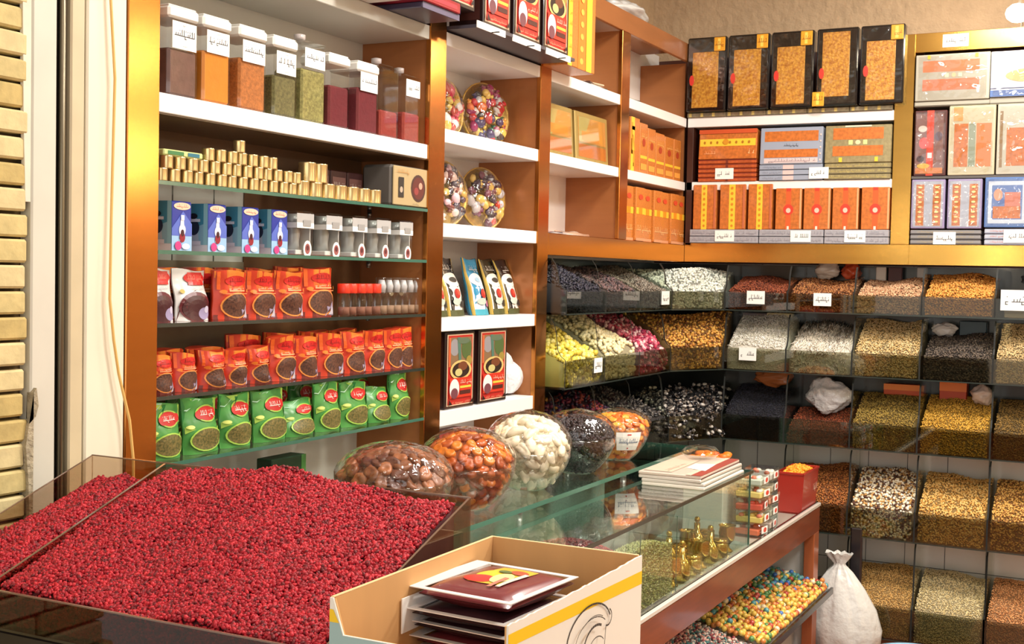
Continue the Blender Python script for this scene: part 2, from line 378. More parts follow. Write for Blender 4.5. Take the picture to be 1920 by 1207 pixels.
b.prism([(2.0, 1.92), (2.014, 1.92), (2.014, 2.5), (1.988, 2.5), (1.994, 2.1)], 'x', -2.262, -2.252, mat('pale_plaster_strip', (226, 218, 200), .8, noise=(15, .1)))
struct('trim_1', b)
def strip(n, y0, y1, x1, m, x0=-2.6, c=.004):
    b = MB(); b.cbox(x0, y0, -.06, x1, y1, CEIL, m, c); struct('trim_%d' % n, b)
strip(2, 2.016, 2.088, -2.250, mat('pale_grey_painted_steel', (206, 204, 192), .4, noise=(6, .06)))
strip(3, 2.088, 2.134, -2.268, mat('black_track', (40, 38, 32), .3, .4, noise=(12, .4), stretch=(1, 1, .3)))
b = MB(); b.tube([(-2.262, 2.113, -.05), (-2.262, 2.113, CEIL - .01)], .008, mat('grimy_steel_rod', (120, 112, 94), .3, .8), 8); struct('trim_4', b)
strip(5, 2.134, 2.178, -2.256, mat('cream_painted_post', (202, 188, 156), .45, noise=(8, .1)))
strip(6, 2.180, 2.308, -2.252, mat('cream_white_board', (228, 222, 202), .5, noise=(5, .05)))
# yellow cable
b = MB(); b.tube([(-2.240, 2.236, 3.7), (-2.240, 2.240, 2.42), (-2.238, 2.254, 2.23), (-2.240, 2.248, 1.91), (-2.238, 2.243, 1.70), (-2.236, 2.255, 1.60), (-2.236, 2.272, 1.518), (-2.232, 2.306, 1.40), (-2.230, 2.318, 1.30), (-2.23, 2.320, 1.1), (-2.23, 2.32, -.05)], .0035, mat('yellow_cable', (222, 178, 104), .5), 8)
tag(b.build('electric_cable'), 'thin yellow cable hanging down the white board beside the brass post', 'cable')

# ceiling lamps
for i, (x, y, k, s) in enumerate(LAMPS):
    t = thing('ceiling_light', 'square white ceiling light panel above the shop, ' + ['near the entrance', 'before the counter', 'above the counter end', 'right of the entrance', 'far right'][i], 'lamp', (x, y, CEIL))
    b = MB(); b.box(-.31, -.31, -.04, -.28, .31, 0, WHITE); b.box(.28, -.31, -.04, .31, .31, 0, WHITE); b.box(-.28, -.31, -.04, .28, -.28, 0, WHITE); b.box(-.28, .28, -.04, .28, .31, 0, WHITE); b.build('frame', t)
    b = MB(); b.box(-.28, -.28, -.03, .28, .28, -.005, mat('lit_diffuser', (255, 240, 214), .6, emit=2.0)); b.build('diffuser', t)
# bright spot lamp clipped on the top beam of the right hand unit
t = thing('spot_lamp', 'glowing round spot lamp clipped on the gold top beam at the upper right', 'lamp', (-.60, 6.30, 3.01))
b = MB(); b.tube([(0, .20, -.004), (0, .20, .10), (0, .10, .12), (0, .02, .07)], .006, K(210, 205, 196, .3, .6)); b.lathe([(.045, -.008), (.045, 0), (.02, .006)], 16, K(210, 205, 196, .3, .6), (0, .20, 0)); b.build('arm', t)
b = MB(); b.ell((0, 0, .035), (.055, .055, .045), mat('lit_bulb', (255, 244, 220), .5, emit=30)); b.build('bulb', t)
def bulb_light(x, y, z, e):
    l = bpy.data.lights.new('bulb_light', 'POINT'); l.energy = e; l.color = (1, .86, .62); l.shadow_soft_size = .05
    o = bpy.data.objects.new('bulb_light', l); o.location = (x, y, z); COL.objects.link(o)
bulb_light(-.60, 6.22, 3.04, 9)
# bare bulbs hanging near the entrance and along the far end, outside the view
for i, (x, y, z, e) in enumerate(((-1.35, -.25, 2.12, 10), (-2.15, .15, 2.35, 1.5), (1.98, 6.62, 3.36, 24), (1.98, 6.62, 2.66, 24), (2.5, 3.4, 2.9, 20))):
    t = thing('hanging_bulb', 'bare glowing bulb hanging on a cord, ' + ['right of the entrance', 'left of the entrance by the bricks', 'high on the end wall', 'low on the end wall', 'by the right wall'][i], 'lamp', (x, y, z))
    b = MB(); b.tube([(0, 0, .09), (0, 0, CEIL - z - .002)], .004, K(40, 40, 40)); b.build('cord', t)
    b = MB(); b.lathe([(.018, .045), (.018, .09), (.006, .095)], 12, K(60, 56, 50)); b.build('socket', t)
    b = MB(); b.ell((0, 0, 0), (.045, .045, .05), MC['lit_bulb']); b.build('bulb', t); bulb_light(x, y, z - .10, e)
# ------------------------------------------------------------------ wall shelving, left wall
XF, XB = -2.25, -2.535
def shelfbox(mb, y0, y1, z0, z1, m=WHITE, xf=XF - .006, xb=XB): mb.cbox(xb, y0, z0, xf, y1, z1, m, .002)
def post(parent, y0, y1, z0, z1, m=GOLD, m2=WOOD):
    b = MB(); b.cbox(XF - .02, y0, z0, XF, y1, z1, m, .002); b.build('post', parent)
    b = MB(); b.box(XB, y0 + .004, z0, XF - .02, y1 - .004, z1, m2); b.build('side_panel', parent)
u1 = thing('shelving_unit', 'tall shelving unit with white top shelf, glass shelves and copper gold posts beside the entrance', 'shelf', (-2.4, 3.05, 0))
u1.location = (0, 0, 0)
post(u1, 2.31, 2.42, -.06, 3.10, BRASS if False else GOLD); post(u1, 3.744, 3.853, -.06, 3.10)
b = MB(); b.box(-2.56, 2.31, -.06, XB, 3.853, 3.10, BACKW)
for yy in (2.78, 2.96): b.box(XB, yy, 1.3, XB + .0015, yy + .004, 1.99, K(90, 88, 80))
b.build('back_panel', u1)
b = MB(); b.box(XB + .0005, 3.10, 1.275, XB + .004, 3.744, 2.170, mat('brown_back_board', (112, 76, 46), .4, noise=(3, .3))); b.box(XB + .0005, 2.42, 2.005, XB + .004, 3.10, 2.170, mat('brown_back_board', (112, 76, 46), .4)); b.box(XB + .0005, 2.42, 1.275, XB + .004, 3.10, 1.80, mat('dim_back_board', (150, 140, 116), .5, noise=(3, .3)))
b.build('back_board', u1)
b = MB(); shelfbox(b, 2.42, 3.744, 2.173, 2.223); b.build('shelf', u1)
b = MB(); b.box(XB + .005, 2.421, 2.1695, XF - .012, 3.743, 2.1728, mat('brown_painted_reflection', (104, 86, 66), .3, noise=(3, .2), coat=.2)); b.build('underside_reflection', u1)  # added skin, brownish reflection under the white shelf painted into its colour
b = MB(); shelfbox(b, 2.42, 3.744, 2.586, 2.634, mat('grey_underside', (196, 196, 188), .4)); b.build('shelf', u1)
for z in (2.000, 1.823, 1.635, 1.447, 1.272):
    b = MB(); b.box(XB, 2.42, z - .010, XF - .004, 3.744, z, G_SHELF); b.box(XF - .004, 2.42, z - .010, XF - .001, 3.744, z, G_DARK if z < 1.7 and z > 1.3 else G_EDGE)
    g = b.build('glass_shelf', u1)
    for yy in (2.45, 3.71):
        b = MB(); b.lathe([(.008, 0), (.008, .02)], 10, K(150, 150, 146, .3, .9), (-2.47, yy, z - .031)); b.build('shelf_bracket', g)
b = MB(); shelfbox(b, 2.42, 3.744, .80, .84, WHITE); b.build('shelf', u1)
u2 = thing('shelving_unit', 'narrow shelving unit with five thick white shelves behind the bowls', 'shelf')
post(u2, 4.622, 4.722, -.06, 3.10)
b = MB(); b.box(-2.56, 3.854, -.06, XB, 4.722, 3.10, WHITE); b.build('back_panel', u2)
for z0, z1 in ((2.586, 2.634), (2.243, 2.292), (1.907, 1.957), (1.568, 1.617), (1.225, 1.280), (.90, .95)):
    b = MB(); shelfbox(b, 3.854, 4.622, z0, z1); b.build('shelf', u2)
u3 = thing('display_cabinet', 'open wall cabinet of four cubbies in gold and brown laminate above the bins', 'cabinet')
post(u3, 5.49, 5.592, 1.956, 2.934)
b = MB(); b.box(-2.56, 4.723, 1.86, XB, 6.72, 3.03, WOOD); b.box(-2.537, 4.723, 1.86, -2.53, 6.72, 3.03, WHITE); b.build('back_panel', u3)
b = MB(); b.cbox(XF - .02, 4.723, 1.862, XF, 6.432, 1.955, GOLD, .002); b.build('bottom_beam', u3)
b = MB(); b.box(XB + .006, 6.436, 1.956, XF - .021, 6.452, 2.93, WOOD); b.build('side_panel', u3)
b = MB(); b.cbox(XF - .02, 4.723, 2.935, XF, 6.432, 3.03, WOOD, .002); b.build('top_beam', u3)
b = MB(); b.box(XB, 4.723, 1.905, XF - .02, 6.70, 1.952, WOOD); b.build('shelf', u3)
b = MB(); b.box(XB, 4.723, 2.99, XF - .02, 6.432, 3.03, WOOD); b.build('top_panel', u3)
for z0, z1 in ((2.586, 2.634), (2.247, 2.292)):
    for a, c in ((4.723, 5.49), (5.592, 6.432)):
        b = MB(); shelfbox(b, a, c, z0, z1); b.build('shelf', u3)
# ------------------------------------------------------------------ end wall units
YF, YB_ = 6.432, 6.72
u4 = thing('display_cabinet', 'three-tier open cabinet on the end wall full of orange gift boxes', 'cabinet')
b = MB(); b.box(-2.53, 6.722, 1.86, -1.08, 6.74, 3.0, mat('dark_brown_back', (70, 30, 18), .5)); b.build('back_panel', u4)
b = MB(); b.cbox(-2.249, YF, 1.955, -2.215, 6.70, 2.585, mat('dark_corner_post', (62, 30, 20), .4), .002); b.build('side_panel', u4)
for z0, z1 in ((2.585, 2.636), (2.249, 2.293)):
    b = MB(); b.cbox(-2.249, YF, z0, -1.172, 6.72, z1, WHITE, .002); b.build('shelf', u4)
b = MB(); b.box(-2.249, YF + .02, 1.90, -1.172, 6.72, 1.958, WOOD); b.build('shelf', u4)
b = MB(); b.cbox(-2.249, YF, 1.866, -1.0785, YF + .02, 1.966, BRASS, .0005); b.build('bottom_beam', u4)
b = MB(); b.cbox(-1.171, YF, 1.966, -1.078, YF + .02, 3.005, BRASS, .002); b.box(-1.168, YF + .02, 1.966, -1.082, 6.72, 3.005, WOOD); b.build('post', u4)
u5 = thing('display_cabinet', 'right hand cabinet with a bright brass top beam stacked with clear-lid boxes', 'cabinet')
b = MB(); b.box(-1.078, 6.722, 1.86, .3, 6.74, 3.0, mat('dark_brown_back', (70, 30, 18), .5)); b.build('back_panel', u5)
b = MB(); b.cbox(-1.078, YF, 2.912, .3, YF + .02, 3.005, BRASS, .002); b.box(-1.078, YF + .02, 2.96, .3, 6.72, 3.0, WOOD); b.build('top_beam', u5)
b = MB(); b.box(-1.078, YF + .02, 1.91, .3, 6.72, 1.958, WOOD); b.build('shelf', u5)
b = MB(); b.cbox(-1.078, YF, 1.866, .3, YF + .02, 1.966, BRASS, .0005); b.build('bottom_beam', u5)
b = MB(); b.box(.22, YF, 1.966, .3, 6.72, 2.912, WOOD); b.build('side_panel', u5)
def price_tag(label, w_=.09, h=.055, seed=0, t=.002, numb=True):
    mb = MB(); mb.box(-w_ / 2, 0, 0, w_ / 2, t, h, PAPER); art(mb, w_, h, [('s', .12, .28, .88, .72, seed, 6, INK)])
    return tag(mb.build('price_tag'), label, 'price tag')
atB(price_tag('paper label stuck on the bright brass beam at the upper right', .12, .062, 5), -.89, 2.93, YF - .003)
# ================================================================== goods on the long left wall
# --- jars on the white top shelf
LID = K(238, 238, 232, .35); CLEARBODY = glass('jar_acrylic', (.93, .93, .92), 1.0, .03, .08)
def jar(label, w_, d, h, fill, fh, kind, lab, seed, band=None):
    t = thing('spice_jar', label, 'jar', group=None)
    b = MB(); b.cbox(-w_ / 2, 0, 0, w_ / 2, d, h, CLEARBODY, .008); b.build('body', t)
    b = MB(); b.cbox(-w_ / 2 + .004, .004, .004, w_ / 2 - .004, d - .004, fh, fill, .006)
    b.build('contents', t)
    if kind == 'white':
        b = MB(); b.cbox(-w_ / 2 - .001, -.001, h - .010, w_ / 2 + .001, d + .001, h + .020, LID, .006); b.cbox(-w_ / 2 + .005, .005, h + .020, w_ / 2 - .005, d - .005, h + .025, LID, .003); b.build('lid', t)
    else:
        b = MB(); b.cbox(-w_ / 2 + .002, .002, h + .001, w_ / 2 - .002, d - .002, h + .008, CLEARBODY, .003)
        b.lathe([(.008, h + .008), (.008, h + .016), (.017, h + .018), (.018, h + .034), (.006, h + .037)], 14, mat('smoked_knob', (190, 180, 178), .15, coat=.5), (-w_ * .0, d * .5, 0)); b.build('lid', t)
    if lab:
        b = MB(); z0, z1 = lab; b.box(-w_ / 2 + .012, -.0016, z0, w_ / 2 - .012, -.0004, z1, PAPER)
        art(b, w_ - .024, z1 - z0, [('s', .08, .38, .92, .72, seed, 7, INK), ('s', .42, .84, .58, .93, seed + 1, 3, INK), ('s', .42, .08, .60, .17, seed + 2, 3, INK)],
            P=lambda u, v, k: ((u - .5) * (w_ - .024), -.0016 - k, z0 + v * (z1 - z0))); b.build('paper_label', t)
    return t
def powder(n, c, s=60, a=.15, c2=None): return mat(n, c, .85, noise=(s, a), bump=(s * 2, .5, .004), col2=c2)
J = [(2.535, .115, powder('sumac_brown', (112, 78, 70), 30, .25), .125, 'white', (.125, .195), 'brown-grey powder', .212),
     (2.668, .115, powder('turmeric', (216, 132, 26), 20, .08), .14, 'white', (.135, .195), 'bright orange powder', .212),
     (2.820, .122, powder('orange_flakes', (192, 116, 54), 120, .35), .145, 'white', (.135, .195), 'orange-brown flakes', .212),
     (2.968, .115, powder('green_dark_herb', (116, 112, 66), 130, .45), .12, 'white', (.125, .19), 'dark green crushed herb', .210),
     (3.108, .125, powder('green_light_herb', (160, 154, 92), 110, .45), .16, 'knob', (.165, .222), 'pale green dried leaves', .236),
     (3.242, .112, powder('dark_red_powder', (112, 34, 42), 40, .12), .13, 'white', None, 'dark red powder and no paper label', .205),
     (3.402, .122, powder('dark_red_powder', (112, 34, 42), 40, .12), .145, 'white', (.135, .195), 'dark red powder with a white label', .205),
     (3.530, .112, powder('brick_red_powder', (150, 52, 42), 60, .15), .09, 'knob', None, 'brick red powder filled to half', .232),
     (3.672, .112, powder('brick_red_powder', (150, 52, 42), 60, .15), .10, 'knob', (.155, .212), 'brick red powder, white label, by the gold post', .222)]
for i, (y, w_, f, fh, kd, lab, txt, h) in enumerate(J):
    atA(jar('clear jar of %s, %s from left' % (txt, ORD[i]), w_, .115, h, f, fh, kd, lab, 20 + i), y, 2.223, -2.275)
# --- little golden cans
def can(r, h):
    b = MB(); b.lathe([(r * .96, 0), (r, .002), (r * .985, .004), (r * .985, h - .005), (r, h - .003), (r, h), (r * .9, h), (r * .88, h - .002)], 16, mat('golden_tin', (216, 194, 142), .26, .85)); return b
c1 = can(.0172, .0335).build('golden_can'); c2 = can(.027, .045).build('golden_can'); c3 = can(.027, .058).build('golden_can')
pos = []
for lv, y0, n, p in ((0, 2.455, 13, .0455), (1, 2.475, 13, .0455), (2, 2.635, 7, .0455), (3, 2.763, 1, .05)):
    for i in range(n): pos.append((c1, -2.275 + ((i * 7) % 3 - 1) * .002, y0 + i * p, 2.0005 + lv * .0337, lv, i))
for i in range(7): pos.append((c2, -2.285, 3.058 + i * .0655, 2.0005, 5, i))
for i in range(2): pos.append((c3, -2.285, 3.09 + i * .06, 2.0457, 6, i))
LVN = {0: 'bottom row of the small golden cans', 1: 'second row up of the small golden cans', 2: 'third row up of the small golden cans', 3: 'top of the pyramid of small golden cans', 5: 'row of larger golden cans', 6: 'pair of tall golden cans on the larger row'}
first = {}
for c, x, y, z, lv, i in pos:
    lab = ('single small golden can at the very ' + LVN[3]) if lv == 3 else '%s can from the left in the %s' % (ORD[i], LVN[lv])
    if c.name not in first: first[c.name] = 1; c.location = (x, y, z); o = c
    else: o = c.copy(); COL.objects.link(o); o.location = (x, y, z)
    tag(o, lab, 'can', 'golden cans stacked on the upper glass shelf')
o = pbox('paper_packet', .15, .016, .07, K(196, 208, 140), [('r', .1, .2, .5, .8, K(60, 120, 70)), ('r', .6, .2, .9, .8, K(40, 110, 130))], top=[('r', .1, .1, .9, .9, K(180, 190, 100))])
atA(tag(o, 'green and cream packet lying on the golden cans at the far left', 'packet'), 2.535, 2.0685, -2.272)
for i, y in enumerate((3.29, 3.385, 3.48)):
    o = pbox('tea_tin', .090, .105, .06, K(62, 34, 34, .3), [('r', .1, .25, .9, .8, K(110, 74, 70)), ('s', .15, .4, .85, .65, i, 5, K(200, 190, 180))])
    atA(tag(o, 'dark maroon tin behind the golden cans, %s of three' % ORD[i], 'tin', 'dark tins behind the cans'), y, 2.0, -2.375)
# decorative tin with a round window
t = thing('gift_tin', 'cream and grey square tin with a round picture, right of the golden cans', 'tin')
b = MB(); b.cbox(-.122, 0, 0, .122, .12, .138, K(96, 92, 88, .4), .01); b.build('body', t)
b = MB(); b.cbox(-.118, -.006, .004, .118, 0, .134, K(176, 156, 116, .4), .002)
pc = K(96, 44, 40)
art(b, .236, .13, [('e', .66, .48, .20, .36, K(70, 46, 44)), ('e', .66, .48, .16, .29, pc), ('e', .72, .55, .05, .09, K(190, 150, 130)), ('e', .60, .40, .06, .10, K(140, 60, 60)), ('r', .12, .2, .26, .72, K(48, 44, 42)),
                   ('e', .19, .4, .04, .08, K(176, 160, 140)), ('s', .08, .80, .4, .93, 3, 5, K(190, 130, 60)), ('s', .5, .03, .7, .09, 5, 4, INK)],
    P=lambda u, v, k: ((u - .5) * .236, -.006 - k, .004 + v * .13)); b.build('front_panel', t)
atA(t, 3.648, 2.0, -2.262)
# --- blue mill boxes and clear boxes
BLUE = K(38, 54, 150, .3); TEAL = K(52, 140, 166, .3); LBL = K(150, 190, 226, .3)
def millbox(i):
    o = pbox('mill_box', .076, .130, .10, BLUE,
             [('r', 0, 0, 1, .38, LBL), ('p', [(0, .3), (1, .3), (1, .55), (.55, .8), (0, .45)], K(86, 108, 196, .3)), ('e', .5, .90, .42, .075, K(226, 196, 170)), ('s', .2, .86, .8, .94, i, 5, K(190, 60, 60)),
              ('p', [(.36, .2), (.64, .2), (.58, .62), (.42, .62)], K(214, 220, 236)), ('e', .5, .42, .17, .12, K(206, 212, 232)), ('e', .5, .27, .14, .10, K(140, 28, 44)), ('e', .5, .36, .08, .07, K(60, 20, 30)), ('r', .42, .62, .58, .72, K(236, 238, 246)),
              ('e', .28, .10, .16, .09, K(206, 60, 130)), ('e', .66, .09, .2, .06, K(226, 228, 240))],
             sideL=[('r', 0, 0, 1, 1, K(70, 146, 172, .3)), ('r', .0, 0, 1, .14, K(230, 234, 238)), ('p', [(0, .14), (1, .14), (1, .6), (0, .4)], K(140, 190, 206)), ('r', .86, .14, 1, 1, K(150, 206, 216)), ('p', [(.30, .14), (.72, .14), (.62, .7), (.42, .7)], K(176, 196, 206)), ('e', .52, .5, .2, .16, K(34, 46, 66)), ('r', .3, .62, .75, .68, K(220, 230, 238)), ('e', .52, .74, .14, .06, K(20, 24, 34)), ('r', .28, .14, .78, .22, K(226, 230, 236))],
             top=[('r', .1, .1, .9, .9, K(60, 80, 170))])
    return tag(o, 'tall blue grinder box with teal side, %s from the left on the second glass shelf' % ORD[i], 'box', 'blue grinder boxes')
for i, y in enumerate((2.405, 2.5385, 2.679, 2.821, 2.9535)):
    if i == 0: continue
    atA(millbox(i - 1), y, 1.8235, -2.28)
def millbox0():
    o = millbox(0); o['label'] = 'blue and teal grinder box partly hidden by the wide gold post on the left'; return o
atA(millbox0(), 2.462 - .0, 1.8235, -2.385)
GREYT = K(150, 150, 146, .35)
def clearbox(i):
    t = thing('mill_gift_box', 'clear plastic grinder box with white middle band, %s of five from the left' % ORD[i], 'box', group='clear grinder boxes')
    b = MB(); b.cbox(-.042, 0, 0, .042, .10, .133, glass('pack_plastic', (.93, .94, .94), .9, .05, .12), .003); b.build('clear_case', t)
    b = MB(); b.cbox(-.038, .006, .002, .038, .094, .016, K(226, 226, 222, .4), .002); b.box(-.038, .086, .016, .038, .094, .128, K(150, 150, 147, .4)); b.box(.033, .008, .016, .038, .094, .128, K(186, 186, 182, .4))
    b.lathe([(.024, .016), (.022, .04), (.026, .07), (.020, .09), (.024, .1), (.022, .125)], 14, mat('grinder_grey', (170, 170, 166), .3, .1), (0, .05, 0)); b.build('grinder', t)
    b = MB(); b.box(-.0425, -.001, .096, .0425, 0, .126, K(176, 176, 176, .3)); b.box(-.0425, -.0012, .082, .0425, 0, .098, PAPER); b.box(-.0425, -.001, .082, -.0420, .1, .098, PAPER)
    art(b, .085, .133, [('e', .62, .14, .24, .20, K(236, 234, 228)), ('e', .62, .15, .15, .12, K(150, 84, 84)), ('e', .62, .17, .08, .06, K(90, 40, 44)), ('r', .35, .66, .8, .80, K(150, 150, 150))], P=lambda u, v, k: ((u - .5) * .085, -.0012 - k, v * .133)); b.build('printed_band', t)
    return t
for i, y in enumerate((3.078, 3.228, 3.370, 3.511, 3.652)): atA(clearbox(i), y, 1.8235, -2.28)
# --- third shelf: white pouches, orange spice bags, bottles
RED = K(196, 36, 34, .3); ORANGE = K(226, 98, 36, .35); DEEP = K(204, 62, 34, .35); AMBER = K(230, 128, 46, .35); MAROON = K(92, 30, 40, .3)
def whitepouch(i, w_, h):
    o = pouch('dried_fruit_pouch', w_, h, .055, K(222, 222, 222, .25, coat=.3),
              [('p', [(0, 0), (1, 0), (.97, .3), (.9, .5), (.5, .6), (.08, .42)], MAROON), ('e', .5, .27, .48, .30, MAROON), ('e', .5, .25, .42, .25, K(64, 26, 34, .35)), ('e', .72, .14, .18, .12, K(150, 140, 176)), ('e', .80, .22, .08, .07, K(196, 190, 214)),
               ('e', .58, .84, .34, .12, RED), ('r', .34, .70, .84, .95, RED), ('s', .32, .78, .84, .90, i, 6, K(230, 130, 110)), ('s', .3, .60, .75, .66, i + 4, 6, K(130, 130, 140)), ('e', .12, .58, .06, .04, K(200, 170, 60))], lean=.12, seed=i)
    return tag(o, 'white pouch with red badge and dark fruit window, %s one beside the gold post' % ORD[i], 'pouch', 'white fruit pouches')
atA(whitepouch(0, .118, .140), 2.500, 1.6355, -2.30); atA(whitepouch(1, .128, .138), 2.634, 1.6355, -2.30, .0)
def spicebag(label, w_, h, seed, d=.07, grp='orange spice bags'):
    w_ *= 1.05
    els = [('r', .02, .62, .98, .98, ORANGE), ('r', .0, .86, 1, 1.0, AMBER), ('e', .5, .80, .34, .11, RED), ('r', .30, .72, .70, .86, RED), ('s', .26, .75, .76, .86, seed, 6, K(120, 20, 20)), ('r', .24, .585, .80, .61, K(240, 170, 120)), ('s', .24, .62, .76, .68, seed + 9, 7, K(250, 214, 190)),
           ('r', 0, 0, 1, .10, K(118, 48, 42, .35)), ('e', .48, .30, .42, .27, K(224, 140, 66)), ('e', .48, .30, .385, .24, mat('printed_spice_window', (104, 66, 50), .4, noise=(170, .5), col2=(62, 38, 34))), ('p', [(.50, .02), (.95, .02), (.98, .22), (.86, .18), (.80, .32), (.72, .2), (.58, .22), (.62, .12)], K(150, 138, 166)), ('p', [(.64, .04), (.9, .05), (.86, .16), (.78, .24), (.74, .12)], K(196, 188, 200)), ('r', .08, .53, .92, .545, K(236, 150, 90)), ('e', .10, .58, .07, .04, AMBER), ('e', .90, .60, .06, .04, AMBER)]
    return tag(pouch('spice_bag', w_, h, d, DEEP, els, topd=.058, seed=seed), label, 'bag', grp)
for i, (a, c, h) in enumerate(((2.715, 2.844, .136), (2.849, 2.973, .136), (2.98, 3.112, .138), (3.117, 3.267, .150))):
    atA(spicebag('orange spice bag with round dark window, %s from the left on the third glass shelf' % ORD[i], c - a - .004, h, i), (a + c) / 2, 1.6355, -2.29)
for i, (y, h) in enumerate(((2.60, .140), (2.75, .142), (2.885, .143), (3.02, .144), (3.16, .152))):
    o = atA(spicebag('orange spice bag in the back row of the third glass shelf, %s from the left' % ORD[i], .13, h, 30 + i, d=.06, grp='orange spice bags, back row'), y, 1.6355, -2.375)
def bottle(label, red, i):
    t = thing('spice_bottle', label, 'bottle', group='small clear spice bottles')
    b = MB(); b.lathe([(.019, 0), (.021, .004), (.021, .062), (.017, .070), (.017, .074)], 14, CLEARBODY); b.lathe([(.0185, .003), (.0185,        .028 if red else .030)], 12, mat('saffron_fill' if red else 'pale_spice_fill', (132, 84, 66) if red else (150, 120, 96), .8)); b.build('body', t)
    b = MB(); b.lathe([(.020, .072), (.021, .074), (.021, .100 if red else .120), (.019, .103 if red else .124)], 14, K(218, 58, 36, .35) if red else CLEARBODY, close=red); red or b.lathe([(.013, .074), (.016, .095), (.010, .116)], 10, K(196, 196, 200, .3)); b.build('cap', t); return t
for i in range(5): atA(bottle('small clear bottle with a red cap, %s of five beside the orange bags' % ORD[i], True, i), 3.300 + i * .045, 1.6355, -2.29 - .004 * (i % 2))
for i in range(6): atA(bottle('small clear bottle with a clear cap, %s of six near the gold post' % ORD[i], False, i), 3.535 + i * .0445, 1.6355, -2.30)
for i in range(2):
    t = thing('tasting_spoon', 'round cream tag on a clear pot near the gold post, %s of two' % ['left', 'right'][i], 'pot')
    b = MB(); b.lathe([(.018, 0), (.020, .05), (.016, .06)], 12, CLEARBODY); b.build('pot', t)
    b = MB(); b.prism([(.018 * math.cos(a * PI / 8), .082 + .022 * math.sin(a * PI / 8)) for a in range(16)], 'y', -.02, -.018, K(222, 206, 168)); b.build('round_tag', t); atA(t, 3.66 + i * .065, 1.6355, -2.36)
    t.name = 'spice_pot'
# --- fourth shelf: small orange bags then taller ones
B4 = [(2.449, 2.533, .100), (2.543, 2.626, .102), (2.65, 2.746, .103), (2.75, 2.839, .104), (2.853, 2.942, .105), (2.957, 3.066, .132), (3.074, 3.181, .126), (3.198, 3.317, .132), (3.326, 3.444, .132), (3.453, 3.557, .134), (3.567, 3.669, .136), (3.676, 3.735, .138)]
for i, (a, c, h) in enumerate(B4):
    if i == 11: c = 3.742 + .03
    cc = (a + c) / 2
    if i == 11: cc = 3.69
    small = i < 5
    atA(spicebag('%s orange spice bag, %s from the left on the fourth glass shelf' % ('short' if small else 'tall', ORD[i]), (c - a) - .002 if i < 11 else .095, h, 50 + i, grp='orange spice bags on the fourth shelf'), cc, 1.4475, -2.285)
for i in range(6):
    atA(spicebag('orange spice bag in the back row of the fourth glass shelf, %s from the left' % ORD[i], .145, .136 - .03 * (i < 2), 80 + i, d=.06, grp='orange spice bags, back row of the fourth shelf'), 2.60 + i * .17, 1.4475, -2.37)
# --- fifth shelf: green herb bags
GRN = K(70, 142, 66, .3); LG = K(160, 198, 84, .3); DG = K(24, 84, 40, .3); HERB = mat('printed_herbs', (128, 112, 62), .5, noise=(160, .5), col2=(70, 74, 34))
def herbbag(label, w_, h, seed, slump=0., grp='green herb bags'):
    els = [('p', [(0, .55), (.25, .62), (.6, .97), (.0, .97)], K(30, 112, 52, .3)), ('p', [(.0, .80), (.12, .78), (.5, .99), (.34, .99)], K(170, 210, 180, .3)), ('p', [(.2, .97), (1, .62), (1, .98), (.9, .995)], LG), ('p', [(0, .0), (1, .0), (1, .12), (.5, .04), (0, .14)], GRN),
           ('e', .60, .72, .31, .155, LG), ('e', .60, .72, .27, .13, K(190, 32, 30)), ('e', .38, .70, .10, .08, K(190, 32, 30)), ('e', .82, .73, .10, .08, K(190, 32, 30)), ('s', .40, .66, .82, .78, seed, 6, K(244, 236, 228)), ('e', .10, .50, .09, .035, K(214, 226, 120)),
           ('e', .52, .26, .46, .22, LG), ('e', .52, .26, .42, .195, HERB), ('p', [(0, .38), (.2, .46), (.0, .5)], LG), ('p', [(1, .30), (1, .46), (.7, .42)], LG)]
    return tag(pouch('herb_bag', w_, h, .06, GRN, els, topd=.012, seed=seed, slump=slump, lean=.08 + .35 * abs(slump)), label, 'bag', grp)
B5 = [(2.445, 2.580, .146, 0), (2.586, 2.730, .150, 0), (2.737, 2.873, .150, 0), (2.883, 3.035, .150, 0), (3.035, 3.175, .118, .35), (3.185, 3.318, .152, 0), (3.325, 3.478, .148, .1), (3.484, 3.610, .125, .3), (3.620, 3.735, .160, 0)]
for i, (a, c, h, s_) in enumerate(B5):
    atA(herbbag('%s green herb bag with red badge, %s from left on the lowest glass shelf' % ('slumped' if s_ > .2 else 'upright', ORD[i]), c - a - .004, h, i, s_), (a + c) / 2, 1.2725, -2.285)
for i, y in enumerate((2.72, 2.86, 3.00, 3.14, 3.28, 3.44, 3.60)):
    atA(herbbag('green herb bag in the back row of the lowest glass shelf, %s from left' % ORD[i], .13, .155, 20 + i, grp='green herb bags, back row'), y, 1.2725, -2.40)
# things on the board under the glass shelves
o = pbox('food_carton', .17, .24, .06, K(28, 56, 34), [('e', .4, .5, .3, .3, K(20, 24, 20)), ('e', .5, .3, .34, .2, K(120, 84, 70)), ('r', .86, 0, 1, 1, K(60, 110, 50)), ('e', .6, .62, .16, .12, K(70, 84, 40))])
atA(tag(o, 'dark green picture carton below the lowest glass shelf', 'carton'), 3.12, .96, -2.36)
o = pbox('food_carton', .16, .12, .08, K(150, 96, 60), [('r', .1, .1, .9, .6, K(110, 60, 40))]); atA(tag(o, 'brown carton low on the board under the green herb bags', 'carton'), 3.12, .8405, -2.32)
o = pbox('food_carton', .22, .30, .10, K(120, 118, 92), [('r', .1, .2, .5, .8, K(70, 84, 50)), ('e', .7, .5, .2, .2, K(60, 50, 40))]); atA(tag(o, 'olive grey carton beside the post under the green herb bags', 'carton'), 2.75, .8405, -2.36)
